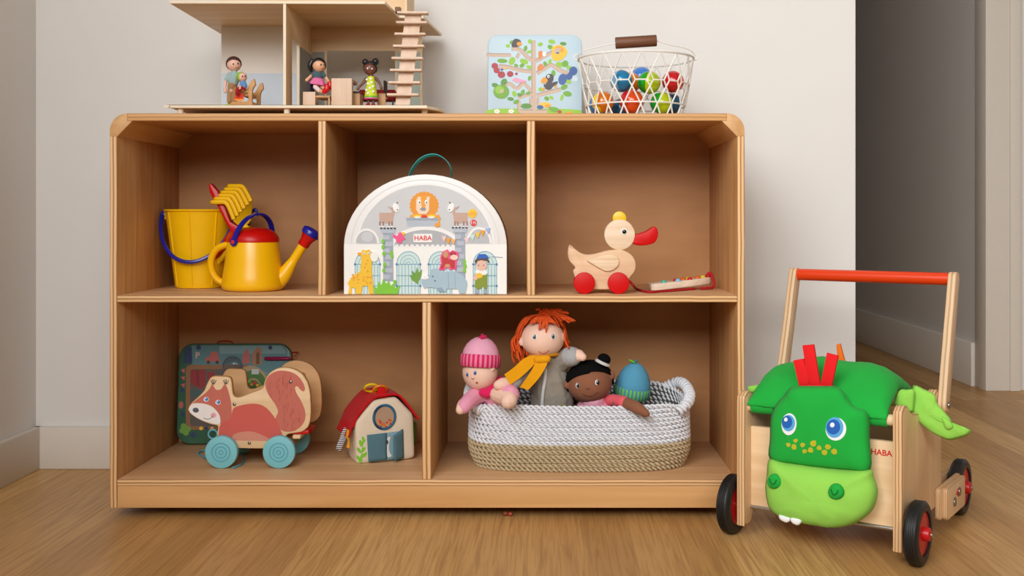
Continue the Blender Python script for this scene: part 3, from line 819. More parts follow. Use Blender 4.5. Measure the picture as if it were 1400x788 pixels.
fl(fur, crom([(362.5, 526), (366, 516), (374, 509.5), (385, 507), (398, 509), (408, 515), (415, 525), (417, 533), (414.5, 535.5), (410.5, 533), (406.5, 528.5), (403.5, 530), (405, 537), (412, 549), (417, 562), (417, 574), (411, 584), (400, 590), (388, 590), (378, 583), (376.5, 573), (380, 563), (376, 553), (367, 540)], 4), 1)
for i in range(150):
    t = random.random(); a = R(200 - 150 * t) if False else None
    cx = random.uniform(365, 414); cy = random.uniform(510, 586)
    # strokes only inside the tail's outline
    inside = ((cx - 387) / 22) ** 2 + ((cy - 527) / 17) ** 2 < .9 and not (cx > 400 and cy > 526) or ((cx - 398) / 18) ** 2 + ((cy - 567) / 20) ** 2 < .85
    if inside:
        dx = random.uniform(-2, 1); fl(C('fur_stroke', (186, 97, 85)), [(cx, cy), (cx + dx, cy + 6), (cx + dx + .5, cy + 6), (cx + .7, cy)], 4)
fl(mz, crom([(258.5, 560), (262, 553.5), (268, 551.5), (280, 552.5), (291, 557), (299, 566), (301.5, 574), (300, 580), (290, 579), (275, 574), (263, 567)], 4), 5)
fl(chk, ell(292, 568, 4, 3.6), 6); fl(nz_, ell(267.8, 561, 4.3, 3.4, rot=.15), 7); fl(eb, ell(267, 559.6, 1), 8)
ln(nz_, crom([(278.5, 571.5), (283, 573.2), (288, 572.2), (292, 568)], 4, False), .8, 7)
for x, y in ((282, 546.3), (298.3, 550.3)): fl(ew, ell(x, y, 3.5, 3.2), 7); fl(eb, ell(x + .5, y - .3, 2.5, 2.4), 8); fl(ew, ell(x - .3, y - 1.2, .8), 9)
for x in (292, 309):
    for dx in (-4, -1.6, .8, 3.6): ln(bk2, [(x + dx * .3, 525.5), (x + dx, 518.5 + abs(dx) * .4)], .7, 7)
ar.build('painted_squirrel', squ)
Mscrew = paint('screw_steel', (150, 146, 140), rough=.25, metal=.9)
for x, y in ((320.5, 553), (397.5, 522.5), (341, 606)):
    c = S([(x, y)], SF)[0]; MB(Mscrew).ball((c[0], SF - .0004, c[1]), (.0036, .0016, .0036), 14, 8).build('screw', squ)
a0, a1 = S([(330, 590), (384, 611)], SF)
MB(Mbire).box((a0[0] - .02, SF + .0115, a1[1]), (a1[0], SF + .105, a1[1] + .014), .001).build('floor_board', squ)
c = S([(396, 594)], SF)[0]
MB(Mbire).cyl((S([(398, 523)], SF)[0][0], SF + .0115, S([(398, 523)], SF)[0][1]), (S([(398, 523)], SF)[0][0], SF + .105, S([(398, 523)], SF)[0][1]), .006, n=14).build('cross_bar', squ)
MB(Mred).box((c[0] - .004, SF + .004, c[1] - .001), (c[0] + .038, SF + .07, c[1] + .007), .002).build('red_block', squ)
MB(Mbir).box((c[0] + .006, SF - .002, c[1] - .0095), (c[0] + .022, SF + .1, c[1] - .0015), .002).build('rear_rail', squ)
Mteal = paint('teal_paint', (122, 194, 204), rough=.5, var=.03)
Mteal2 = paint('teal_ring', (92, 168, 184), rough=.5)
rw = 22.2 * SD / F
for px_, back in ((302, 0), (381, 0), (302, 1), (381, 1)):
    cx = S([(px_, 621)], 0)[0][0]
    y0 = 0 if not back else SF + .1175
    wh = thing('wheel', (cx, y0, rw)); wh.parent = squ
    wh2 = MB(Mteal); wh2.cyl((0, 0, 0), (0, .0145, 0), rw, n=48, bev=.0022)
    wh2.use(Mteal2)
    yy = -.0004 if not back else .0144
    for ra, rb2 in ((.0195, .0168), (.0125, .0098), (.0052, .0028)):
        rg = []
        for r_, y_ in ((ra, yy), (rb2, yy), (rb2, yy + .0006), (ra, yy + .0006), (ra, yy)):
            rg.append([(r_ * math.cos(2 * PI * j / 40), y_, r_ * math.sin(2 * PI * j / 40)) for j in range(40)])
        wh2.rings(rg, cap0=False, cap1=False)
    bpy.data.objects.remove(wh)
    o = wh2.build('wheel', squ); o.location = (cx, y0, rw)
for px_ in (302, 381):
    cx = S([(px_, 621)], 0)[0][0]
    MB(Mbire).cyl((cx, .0148, rw), (cx, SF + .117, rw), .004, n=12).build('axle', squ)
    MB(Mbire).box((cx - .008, SF + .0005, rw - .008), (cx + .008, SF + .1155, rw + .018), .001).build('axle_block', squ)
inv = mw(squ).inverted()
zc_ = ZLOW + .0022
cd = [inv @ P(297, 600, SD + .03), inv @ on(290, 626, zc_ + .012), inv @ on(276, 624, zc_), inv @ on(271, 620, zc_), inv @ on(280, 616, zc_), inv @ on(300, 618, zc_), inv @ on(325, 619, zc_), inv @ on(334, 626, zc_), inv @ on(330, 635, zc_), inv @ on(318, 640, zc_)]
MB(paint('teal_cord', (92, 170, 184), rough=.6)).tube(crom([tuple(p) for p in cd], 6, False), .0019, 8).build('pull_cord', squ)
MB(paint('teal_cord', (92, 170, 184))).tube([inv @ (P(291, 594, SD + .02) + Vector((.009 * math.cos(a), 0, .009 * math.sin(a)))) for a in [2 * PI * j / 20 for j in range(20)]], .0018, 8, closed=True).build('cord_ring', squ)

# ------------------------------------------------------------------ magnetic maze board leaning at the back
MD = 2.438
mbp = P(318, 603, MD); mbp.z = ZLOW
lean = R(-6)
maze = thing('magnet_maze_board', (mbp.x, 2.418, ZLOW + .002), label='rounded green and teal magnetic maze board leaning upright behind the squirrel wagon', cat='toy board', rot=(lean, 0, R(1.5)))
Z_ = lambda pts, L=0: tr(maze, pts, L)
bw = Z_([(238, 603), (397.5, 603), (318, 470)], 0)
x0, x1, zt = bw[0][0] + .004, bw[1][0] - .002, bw[2][1]
Mmz = paint('maze_green', (62, 104, 82), rough=.35, var=.25, scale=30)
MB(Mmz).prism(rrect(x0, 0, x1, zt, .031, 8), 0, .016, .004).build('board', maze)
am = Art(maze, 0); fl, ln = am.fl, am.ln
def X(px_, py_): return (px_, py_)
tl2, tl3, wd1, wd2 = C('sky_teal', (86, 132, 138)), C('sky_light', (120, 160, 166)), C('frame_wood', (146, 100, 62)), C('frame_pale', (176, 150, 112))
nav, brick, dred, dgrn = C('navy', (36, 56, 100)), C('brick_pink', (190, 98, 92)), C('dark_red', (150, 34, 38)), C('field', (70, 118, 44))
fl(tl2, [(262, 472.5), (388, 472.5), (393, 480), (394, 520), (346, 502), (262, 500)], 1)
fl(tl3, [(300, 473), (384, 473), (390, 479), (391, 484), (300, 484)], 2)
fl(wd1, rrect(254, 499, 343, 588, 6), 2); fl(C('maze_window', (92, 84, 78)), rrect(260, 505, 337, 583, 4), 3)
fl(wd2, [(343 + 26 * math.cos(PI * i / 16), 536 - 36 * math.sin(PI * i / 16)) for i in range(17)], 3)
fl(dgrn, [(346 + 20 * math.cos(PI * i / 16), 534 - 28 * math.sin(PI * i / 16)) for i in range(17)], 4)
fl(wd2, [(346 + 12 * math.cos(PI * i / 16), 533 - 16 * math.sin(PI * i / 16)) for i in range(17)], 5)
fl(dgrn, [(346 + 10 * math.cos(PI * i / 16), 532 - 12 * math.sin(PI * i / 16)) for i in range(17)], 6)
for x, y, m in ((338, 528, yel), (344, 526, amber), (348, 524, red), (352, 527, yel), (341, 522, grn)): fl(m, ell(x, y, 2), 8)
fl(C('pale_sign', (196, 204, 200)), [(344, 505), (354, 505), (354, 512), (344, 512)], 7)
fl(dred, [(261, 506), (281, 506), (281, 527), (275, 532), (266, 528), (261, 524)], 5); fl(C('curtain', (120, 30, 34)), [(268, 507), (272, 507), (273, 528), (269, 528)], 6)
fl(dred, [(283, 510), (293, 508), (293, 522), (285, 522)], 5); fl(C('river', (60, 92, 88)), ell(268, 538, 8, 5), 5)
fl(nav, [(252, 479), (256, 474), (262, 475), (263, 497), (251, 497)], 3)
for x, y, r_ in ((271.5, 475.5, 3.4), (369.5, 475.5, 2.9), (250, 534, 3), (264, 595, 3.6), (250, 566, 3)): fl(nav, ell(x, y, r_), 4)
fl(brick, [(281, 495), (281, 489), (286, 488), (289, 481), (297, 481), (299, 489), (302, 495)], 4)
for x in (285, 297): fl(C('tyre', (60, 52, 52)), ell(x, 495.5, 2.4), 5)
fl(brick, [(331, 497), (332, 486), (336, 479), (338, 477), (341, 484), (342, 497)], 4)
fl(C('tower', (170, 116, 84)), [(345, 499), (345, 484), (349, 478), (353, 474), (358, 479), (358, 499)], 4); fl(C('tower_slot', (110, 72, 40)), [(350, 498), (350, 484), (352.5, 481), (355, 484), (355, 498)], 5)
for y in (506, 516, 526): fl(brick, [(247, y), (253, y - 2), (252, y + 5)], 4)
fl(brick, ell(247.5, 554, 3.2, 5), 4)
for x, y in ((251, 583), (257, 587), (254, 592), (249, 589)): fl(grn2, ell(x, y, 4), 3)
for i, (x, m) in enumerate(((275, yel), (282, nav), (290, peach))): fl(m, ell(x, 586, 2.6), 5)
am.txt(C('letter_pink', (214, 180, 176)), 'P', .019, (270, 486.5), 9, .0005)
am.build('printed_face', maze)
c = Z_([(318, 501)], 0)[0]
gl = bpy.data.materials.new('clear_plastic'); gl.use_nodes = True
b_ = gl.node_tree.nodes['Principled BSDF']; b_.inputs['Roughness'].default_value = .06; b_.inputs['Transmission Weight'].default_value = .9; b_.inputs['Base Color'].default_value = lin((210, 220, 228)); b_.inputs['IOR'].default_value = 1.3
MB(gl).ball((c[0], -.001, c[1]), (.021, .009, .021), 24, 12).build('magnifier_dome', maze)
MB(paint('dome_rim', (96, 108, 122), rough=.3)).tube([(c[0] + .021 * math.cos(2 * PI * j / 32), -.0015, c[1] + .021 * math.sin(2 * PI * j / 32)) for j in range(32)], .0018, 8, closed=True).build('dome_rim', maze)
q0, q1 = Z_([(362, 490.5), (397, 490.5)], 0)
MB(paint('magenta_plastic', (150, 26, 78), rough=.3)).tube([(q0[0], -.005, q0[1]), (q0[0] + .003, -.005, q0[1]), (q1[0] - .002, -.005, q1[1]), (q1[0], -.005, q1[1])], [.002, .0042, .0042, .002], 12).build('magnet_pen', maze)
MB(Mcord).tube(crom([(q1[0], -.005, q1[1]), (q1[0] + .006, -.004, q1[1] + .002), (q1[0] + .016, 0, q1[1] + .013), (q1[0] + .012, .006, q1[1] + .014), (q1[0] + .002, .008, q1[1] + .014)], 5, False), .0011, 6).build('pen_string', maze)
hs = Z_([(294, 470), (318, 470)], 0)
MB(Mcord).tube(crom([(hs[0][0], .008, hs[0][1] - .002), (hs[0][0] + .008, .009, hs[0][1] + .005), (hs[1][0] - .008, .009, hs[1][1] + .005), (hs[1][0], .008, hs[1][1] - .002)], 5, False), .0012, 6).build('string_loop', maze)

# ------------------------------------------------------------------ stuffed fabric barn
HBp = on(492, 634, ZLOW)
HR = R(22)
barn = thing('fabric_barn', HBp, HR, label='stuffed cream fabric barn toy with a red roof and teal door flaps', cat='soft toy')
Bq = lambda pts, L=0: tr(barn, pts, L)
Mcream = fabric('cream_cotton', (226, 210, 186))
Mredf = fabric('red_cotton', (204, 12, 18))
Mdenim = fabric('teal_cotton', (84, 120, 132))
def softpoly(pts, r=4):
    # polygon with short rounded corners
    o = []; n = len(pts)
    for i in range(n):
        p, a_, b_ = Vector(pts[i]), Vector(pts[i - 1]), Vector(pts[(i + 1) % n])
        u_, v_ = (a_ - p), (b_ - p); ru, rv_ = min(r, u_.length * .4), min(r, v_.length * .4)
        s0, s1 = p + u_.normalized() * ru, p + v_.normalized() * rv_
        for t in (0, .33, .67, 1): o.append(tuple(s0 * (1 - t) ** 2 + p * 2 * t * (1 - t) + s1 * t * t))
        m = s1.lerp(Vector(pts[(i + 1) % n]), .5); o.append(tuple(m))
    return o
fr = softpoly([(487, 634.5), (485.5, 578), (510, 548), (541.5, 543), (564.5, 567), (566.5, 625), (560, 627.5)], 5)
frl = Bq(fr, 0)
DB = .098
mb = MB(Mcream)
cxx = sum(p[0] for p in frl) / len(frl); czz = sum(p[1] for p in frl) / len(frl)
def ring(y, k): return [(cxx + (x - cxx) * k, y, max(.0, czz + (z - czz) * k)) for x, z in frl]
mb.rings([ring(-.0066, .3), ring(-.0063, .6), ring(-.0056, .85), ring(-.0044, .95), ring(-.002, .99), ring(.002, 1.005), ring(DB * .5, 1.015), ring(DB - .003, 1.0), ring(DB, .95)])
mb.build('stuffed_body', barn, angle=60, disp=.0014)
# roof: curved cloth from one eave over the top to the other
rp = Bq(crom([(483.5, 584), (487, 574), (496, 561.5), (510, 546.5), (524, 542.2), (541, 540.8), (549, 546), (558, 556.5), (567, 569), (571, 574)], 5, False), 0)
mb = MB(Mredf); rg = []
for i, (x, z) in enumerate(rp):
    a, b = rp[max(i - 1, 0)], rp[min(i + 1, len(rp) - 1)]
    t = Vector((b[0] - a[0], b[1] - a[1])).normalized(); nn = Vector((-t.y, t.x)) * .004
    if nn.y < 0 and abs(t.x) > .3: nn = -nn
    rg.append([(x, -.004, z), (x + nn.x, -.005, z + nn.y), (x + nn.x * 1.2, DB * .5, z + nn.y * 1.2), (x + nn.x, DB + .006, z + nn.y), (x, DB + .006, z)])
mb.rings(rg); mb.build('roof', barn, angle=70)
# gathered frill at the left eave
ex, ez = rp[0]
mb = MB(fabric('red_frill', (190, 10, 16))); rows = []
for k in range(6):
    t = k / 5; row = []
    for j in range(49):
        y = -.004 + (DB + .01) * j / 48
        row.append((ex - .002 - .010 * t + .0028 * math.sin(j * 1.05) * t, y, ez + .006 - .026 * t + .0015 * math.sin(j * .9)))
    rows.append(row)
rv = [[mb.v(p) for p in r_] for r_ in rows]
for r0, r1 in zip(rv, rv[1:]):
    for j in range(48): mb.f((r0[j], r0[j + 1], r1[j + 1], r1[j]))
mb.build('eave_frill', barn, solid=.0025, angle=180)
# round window with beads
c = Bq([(525.5, 570.5)], -.006)[0]
ry = 16.3 * HBp.y / F
MB(stripes('window_trim', (34, 66, 98), (58, 104, 134), radial=True, freq=30)).tube([(c[0] + ry * .92 * math.cos(2 * PI * j / 36), -.007, c[1] + ry * math.sin(2 * PI * j / 36)) for j in range(36)], .0027, 8, closed=True).build('window_ring', barn)
MB(paint('window_film', (176, 148, 124), rough=.2)).prism(circ(c[0], c[1], ry * .9, 32, ry * .97), -.0068, -.004).build('window_film', barn)
mb = None
for i in range(26):
    a = R(200 + 140 * (i / 25)); r_ = ry * random.uniform(.5, .84)
    m = paint('bead_o%d' % (i % 3), ((226, 96, 40), (236, 150, 50), (200, 50, 44))[i % 3], rough=.3)
    MB(m).ball((c[0] + r_ * math.cos(a) * .92, -.0075, c[1] + r_ * math.sin(a)), (.0019, .0012, .0019), 8, 6).build('rattle_bead', barn)
# doors
d1 = Bq([(501.5, 595), (528, 592), (528, 629), (503.5, 632)], -.008)
def flap(pts, y, name, m, th=.003, warp=None):
    mb = MB(m); n_ = 8; f0, f1 = [], []
    (ax_, az), (bx, bz), (cx_, cz_), (dx, dz) = pts
    V = []
    for i in range(n_ + 1):
        for j in range(n_ + 1):
            u_, v_ = i / n_, j / n_
            x = (ax_ * (1 - u_) + bx * u_) * (1 - v_) + (dx * (1 - u_) + cx_ * u_) * v_
            z = (az * (1 - u_) + bz * u_) * (1 - v_) + (dz * (1 - u_) + cz_ * u_) * v_
            bl = .002 * (math.sin(PI * u_) * math.sin(PI * v_)) ** .5
            yy = y(u_, v_) if callable(y) else y
            V.append(mb.v((x, yy - bl, z)))
    for i in range(n_):
        for j in range(n_):
            q_ = (V[i * (n_ + 1) + j], V[(i + 1) * (n_ + 1) + j], V[(i + 1) * (n_ + 1) + j + 1], V[i * (n_ + 1) + j + 1]); mb.f(q_)
    return mb.build(name, barn, solid=th, angle=180)
flap(d1, -.0095, 'door_flap', Mdenim)
d3 = Bq([(528, 592), (551, 589), (552, 627), (528, 630)], -.007)
flap(d3, -.0072, 'door_lining', fabric('teal_lining', (128, 160, 172)), .0015)
d2 = Bq([(536.5, 595), (551, 587.5), (552, 627), (537, 629.5)], -.012)
flap(d2, lambda u_, v_: -.0225 + .014 * u_, 'door_flap', fabric('teal_cotton_open_door', (84, 120, 132)))
an = Art(barn, -.0092, thick=.0004)
an.fl(C('cow_white', (222, 220, 214)), crom([(529.5, 600), (533, 598), (536, 602), (536, 622), (529.5, 624)], 3), 1)
an.fl(dk, ell(529.8, 605, 1.1, 3), 2); an.fl(dk, ell(534.5, 602, 1.2, 3.4), 2)
an.build('cow_print', barn)
av = Art(barn, -.0062, thick=.003)
for x, y, r_ in ((493, 630, .3), (497, 601, -.4), (495, 607, .5), (491, 616, -.6), (497, 615, .5), (495, 624, .5), (490.5, 627, -.6), (499, 622, .6), (493, 606, -.2)):
    av.fl(grn, ell(x, y, 2.0, 4.2, rot=r_), 1)
av.ln(grn, [(494, 632), (494.5, 620), (496, 604)], .9, 0)
av.build('vine_applique', barn)
# rings, loop and tags
t0 = Bq([(523, 532)], .02)[0]
def ring_at(cx_, cz_, y, r_, m, tilt, nm):
    rot_ = Matrix.Rotation(tilt, 3, 'X') @ Matrix.Rotation(R(20), 3, 'Y')
    MB(m).tube([Vector((cx_, y, cz_)) + rot_ @ Vector((r_ * math.cos(2 * PI * j / 28), 0, r_ * .85 * math.sin(2 * PI * j / 28))) for j in range(28)], .0026, 8, closed=True).build(nm, barn)
pk = Bq([(519, 532.5), (508, 531.5)], .03)
ring_at(pk[0][0], pk[0][1] - .001, .026, .0145, paint('orange_ring', (236, 130, 16), rough=.3), R(38), 'hanging_ring')
ring_at(pk[1][0], pk[1][1] + .001, .032, .0145, paint('yellow_ring', (240, 200, 30), rough=.3), R(45), 'hanging_ring')
lp_ = Bq([(517, 530), (526, 531), (530, 543), (516, 544)], .008)
flap(lp_, .008, 'top_loop', Mredf, .005)
tg = Bq([(470, 585), (480, 586), (465, 618), (459, 613)], .03)
flap(tg, .03, 'striped_tag', stripes('tag_stripe', (226, 224, 220), (60, 62, 74), 'Z', 1500), .002)
yb = Bq([(477, 590), (475, 598)], .02)
mb = MB(fabric('yellow_tag', (232, 160, 30)))
tz = Bq([(476, 588), (475, 597), (477, 603), (476, 612)], .004)
mb.tube([(x, .004, z) for x, z in tz], [.006, .0075, .004, .008], 10, flatten=(1, .5)); mb.build('knotted_tag', barn)
gt = Bq([(567, 578), (571, 580), (570, 610), (567, 604)], .03)
flap(gt, .045, 'leaf_tag', fabric('green_tag', (96, 132, 44)), .004)
# ------------------------------------------------------------------ rope basket
BC = Vector((.0690, 2.262, ZLOW))
bas = thing('rope_basket', BC, label='large oval rope basket, white above a natural straw band, full of cloth dolls', cat='basket')
BA, BBB = .2215, .106
def sup(a, b, t, n=3.2):
    c, s_ = math.cos(t), math.sin(t)
    return (a * math.copysign(abs(c) ** (2 / n), c), b * math.copysign(abs(s_) ** (2 / n), s_))
ROWS, PITCH = 15, .00875
def rim_k(x, y):
    k = 1 + .17 * (y + BBB) / (2 * BBB)
    e_ = max(0, (abs(x) - .17) / .05)
    return k, e_
def wall_pt(t, row):
    f_ = row / (ROWS - 1)
    sw = .955 + .062 * math.sin(min(1, f_ * 3.2) * PI / 2) - .022 * f_
    x, y = sup(BA * sw, BBB * (sw + .01), t)
    k, e_ = rim_k(x, y)
    z = .0052 + row * PITCH * k + (.0011 * math.sin(3 * t + row * .9) * math.sin(5 * t + 1.3 * row) if row else 0)
    if row > ROWS - 4: z -= .004 * (row - (ROWS - 4)) * min(1, e_)
    return Vector((x, y, z))
def perim(row, N):
    raw = [wall_pt(2 * PI * i / 720, row) for i in range(721)]
    L_ = [0]
    for a, b in zip(raw, raw[1:]): L_.append(L_[-1] + (b - a).length)
    out = []; j = 0
    for i in range(N):
        d = L_[-1] * i / N
        while L_[j + 1] < d: j += 1
        out.append(raw[j].lerp(raw[j + 1], (d - L_[j]) / max(1e-9, L_[j + 1] - L_[j])))
    return out, L_[-1]
def twisted(mb, path, closed, turns, off, r, strands=2, ph0=0, n=6):
    m = len(path)
    for s_ in range(strands):
        pp = []
        for i in range(m):
            t = (path[(i + 1) % m] - path[i - 1]) if closed else (path[min(i + 1, m - 1)] - path[max(i - 1, 0)])
            t.normalize()
            up = Vector((0, 0, 1)); up = (up - t * up.dot(t))
            up = up.normalized() if up.length > 1e-4 else Vector((1, 0, 0))
            sd = t.cross(up)
            a = ph0 + 2 * PI * (s_ / strands - turns * i / (m if closed else m - 1))
            pp.append(path[i] + up * math.sin(a) * off + sd * math.cos(a) * off)
        mb.tube(pp, r, n, closed=closed)
Mrope = paint('white_rope', (228, 230, 235), rough=.8, var=.16, scale=110, bmp=.0008, bscale=700)
Mstraw = paint('straw_rope', (192, 172, 136), rough=.8, var=.22, scale=110, bmp=.0008, bscale=700)
TW = 52
for name, r0, r1, m in (('straw_band', 0, 6, Mstraw), ('white_rope_wall', 6, ROWS, Mrope)):
    mb = MB(m)
    for row in range(r0, r1):
        N = TW * 12
        path, L_ = perim(row, N)
        twisted(mb, path, True, TW, .0031, .00275, 2, ph0=row * 1.3 + random.uniform(-.4, .4))
    mb.build(name, bas, angle=180)
mb = MB(paint('inner_rope_shade', (84, 80, 76), rough=.9, var=.2, scale=60))  # dark liner colour stands in for the shade inside and between strands
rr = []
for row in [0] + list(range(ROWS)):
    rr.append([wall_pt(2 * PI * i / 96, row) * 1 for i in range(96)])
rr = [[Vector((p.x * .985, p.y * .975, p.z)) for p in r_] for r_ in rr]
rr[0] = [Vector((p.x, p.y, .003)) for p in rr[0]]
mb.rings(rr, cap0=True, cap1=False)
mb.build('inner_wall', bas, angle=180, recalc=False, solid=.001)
for sx in (1, -1):
    hp = crom([(sx * .196, -.082, .117), (sx * .214, -.07, .13), (sx * .224, -.04, .14), (sx * .226, 0, .147), (sx * .222, .04, .153), (sx * .212, .07, .152), (sx * .193, .085, .142)], 10, False)
    mb = MB(Mrope)
    core = [Vector(p) for p in hp]
    mb.tube(core, .0075, 8)
    # rope wound round the handle
    path = []; M_ = 420
    for i in range(M_):
        u_ = i / (M_ - 1) * (len(core) - 1); j = min(int(u_), len(core) - 2)
        c_ = core[j].lerp(core[j + 1], u_ - j); t = (core[j + 1] - core[j]).normalized()
        u1 = t.orthogonal().normalized() if False else (Vector((0, 0, 1)) - t * t.z).normalized(); u2 = t.cross(u1)
        a = 2 * PI * 16 * i / M_
        path.append(c_ + u1 * math.cos(a) * .0085 + u2 * math.sin(a) * .0085)
    mb.tube(path, .0036, 6)
    mb.build('handle', bas, angle=180)

# ------------------------------------------------------------------ cloth dolls
class Head:
    def __init__(s, o, px_, py_, d, rx, rz, ry=None, roll=0):
        s.o = o; s.inv = mw(o).inverted(); k = d / F
        s.c = P(px_, py_, d); s.r = Vector((rx * k, (ry or rx) * k, rz * k)); s.rot = Matrix.Rotation(R(roll), 3, 'Y')
    def at(s, px_, py_, lift=0):
        """point of the head's surface seen at a pixel, and its outward normal"""
        cam_ = Vector((0, 0, CH)); d = Vector(((px_ - VX) / F, 1, -(py_ - VY) / F))
        ri = s.rot.inverted()
        o_, dd = ri @ (cam_ - s.c), ri @ d
        for i in range(3): o_[i] /= s.r[i]; dd[i] /= s.r[i]
        a, b, c_ = dd.dot(dd), 2 * o_.dot(dd), o_.dot(o_) - 1
        q = b * b - 4 * a * c_
        t = (-b - math.sqrt(q)) / (2 * a) if q > 0 else -b / (2 * a)
        p = o_ + dd * t
        n_ = Vector((p.x / s.r.x, p.y / s.r.y, p.z / s.r.z)).normalized()
        pt = s.rot @ Vector((p.x * s.r.x, p.y * s.r.y, p.z * s.r.z)) + s.c; n_ = s.rot @ n_
        return s.inv @ (pt + n_ * lift), (s.inv.to_3x3() @ n_).normalized()
    def spot(s, mb, px_, py_, w_, h_, lift=.0006, th=.0005, rot=0):
        p, n_ = s.at(px_, py_, lift)
        k = s.c.y / F
        z = Vector((0, 0, 1)); x = z.cross(n_ * -1).normalized(); z = (n_ * -1).cross(x).normalized() * -1
        M3 = Matrix((x, n_, z)).transposed()
        mb.ball(p, (w_ * k, th, h_ * k), 14, 8, rot=M3 @ Matrix.Rotation(R(rot), 3, 'Y'))
    def stroke(s, mb, pts, w_, lift=.0005):
        mb.tube([s.at(x, y, lift)[0] for x, y in crom(pts, 5, False)], w_ * s.c.y / F, 6)
    def ball(s, mb, grow=0, warp=None):
        mb.ball(s.inv @ s.c, tuple(s.r + Vector((grow,) * 3)), 28, 18, rot=s.rot, warp=warp)
def limb(mb, o, pts, n=10):
    """tapered limb through (px, py, distance, radius in px)"""
    inv_ = mw(o).inverted()
    c = crom([(x, y, d, r_) for x, y, d, r_ in pts], 5, False)
    mb.tube([inv_ @ P(x, y, d) for x, y, d, r_ in c], [r_ * d / F for x, y, d, r_ in c], n)
    for x, y, d, r_ in (c[0], c[-1]): mb.ball(inv_ @ P(x, y, d), r_ * d / F * .98, n, 6)
def eyes(h, o, spots, iris, white=True, s_=1.0):
    for x, y, dx in spots:
        mb = MB(paint('doll_eye_white', (240, 240, 238), rough=.4))
        if white: h.spot(mb, x, y, 3.3 * s_, 4.0 * s_, .0008)
        mb.use(iris); h.spot(mb, x + dx, y, 2.6 * s_, 3.5 * s_, .0012)
        mb.use(paint('doll_pupil', (24, 22, 26), rough=.3)); h.spot(mb, x + dx * 1.1, y - .2, 1.5 * s_, 2.1 * s_, .0016)
        mb.use(paint('doll_eye_white', (240, 240, 238))); h.spot(mb, x + dx - .8 * s_, y - 1.3 * s_, .8 * s_, .9 * s_, .002)
        mb.build('eye', o)
Mskin = fabric('doll_skin', (243, 204, 183), wr=.0003)
Mskin2 = fabric('doll_skin_brown', (142, 92, 68), wr=.0003)
Mmouth = paint('doll_mouth', (176, 84, 66), rough=.7)
Z0 = ZLOW + .012

# --- baby doll with a pink hat
dl = thing('baby_doll', (P(662, 600, 2.2).x, 2.215, Z0), label='cloth baby doll in pink with a pink knitted bobble hat and striped band', cat='doll')
inv = mw(dl).inverted()
h = Head(dl, 656.5, 509, 2.19, 24.5, 25)
mb = MB(Mskin); h.ball(mb)
limb(mb, dl, [(664, 528, 2.2, 12), (672, 545, 2.215, 13), (684, 590, 2.225, 13)])
limb(mb, dl, [(645, 545, 2.19, 9), (634, 553, 2.15, 8.5), (629, 561, 2.135, 6.5)])
limb(mb, dl, [(680, 540, 2.16, 11), (696, 546, 2.128, 11.5), (694, 550, 2.118, 10)])
mb.build('body', dl, remesh=.0022, smooth=3)
mb = MB(fabric('pink_velour', (236, 160, 186)))
limb(mb, dl, [(668, 538, 2.2, 13), (676, 556, 2.22, 17), (686, 604, 2.23, 18)])
limb(mb, dl, [(660, 540, 2.2, 11), (648, 543, 2.18, 12), (638, 552, 2.15, 10.5), (634, 557, 2.14, 9.5)])
limb(mb, dl, [(676, 548, 2.195, 13), (690, 537, 2.165, 14.5), (698, 540, 2.14, 13.2)])
mb.build('romper', dl, remesh=.0022, smooth=3)
mb = MB(fabric('dark_pink_cotton', (216, 34, 96)))
limb(mb, dl, [(684, 518, 2.2, 4.5), (678, 530, 2.178, 7), (668, 537, 2.168, 7.5), (660, 537, 2.17, 6)])
mb.build('neckerchief', dl, remesh=.002, smooth=3)
hx, hy = 657, 491
hc = inv @ P(hx, hy, 2.19); k = 2.19 / F
tl_ = Matrix.Translation(hc) @ Matrix.Rotation(R(3), 4, 'Y') @ Matrix.Rotation(R(-6), 4, 'X')
mb = MB(fabric('pink_knit', (238, 172, 198))); mb.at(tl_)
mb.lathe([(25.3 * k, -.003), (25.6 * k, .004), (24 * k, 12 * k), (20.5 * k, 19 * k), (15 * k, 25 * k), (8.5 * k, 29 * k), (.0001, 30.5 * k)], 40)
mb.build('hat', dl, angle=180)
mb = MB(stripes('pink_stripe', (236, 130, 166), (214, 40, 96), radial=True, freq=26)); 
prof = [(25.2 * k, -11 * k), (27.2 * k, -10 * k), (27.6 * k, -2 * k), (27.2 * k, 5.5 * k), (25.5 * k, 6.5 * k)]
mb.rings([[(r_ * math.cos(2 * PI * j / 104) * (1 + .012 * (j % 2)), r_ * math.sin(2 * PI * j / 104) * (1 + .012 * (j % 2)), z) for j in range(104)] for r_, z in prof], cap0=False, cap1=False)
o = mb.build('hat_band', dl, angle=180); o.matrix_local = tl_
mb = MB(fabric('bobble_pink', (220, 44, 104)))
for i in range(16):
    a = random.uniform(0, 2 * PI); b = random.uniform(-.2, 1.2)
    e_ = Vector((math.cos(a) * math.cos(b), math.sin(a) * math.cos(b), math.sin(b))) * 6 * k
    p0 = inv @ P(660, 462.5, 2.18)
    mb.tube([p0, p0 + e_ * .6 + Vector((0, 0, .001)), p0 + e_], [.0016, .0018, .001], 6)
mb.build('bobble', dl, angle=180)
eyes(h, dl, ((650, 510, -.4), (639.5, 512.5, -.3)), paint('iris_blue', (56, 124, 196), rough=.35), white=False, s_=.8)
mb = MB(Mmouth); h.spot(mb, 652, 523.5, 1.5, 1.8, .0006); mb.build('mouth', dl)
mb = MB(Mmouth); h.stroke(mb, [(644.5, 517), (646.5, 518.6), (648.5, 517.4)], .45); mb.build('nose', dl)
p, n_ = h.at(671.5, 503); MB(Mskin).ball(p, (.0075, .004, .0085), 14, 10).build('ear', dl)

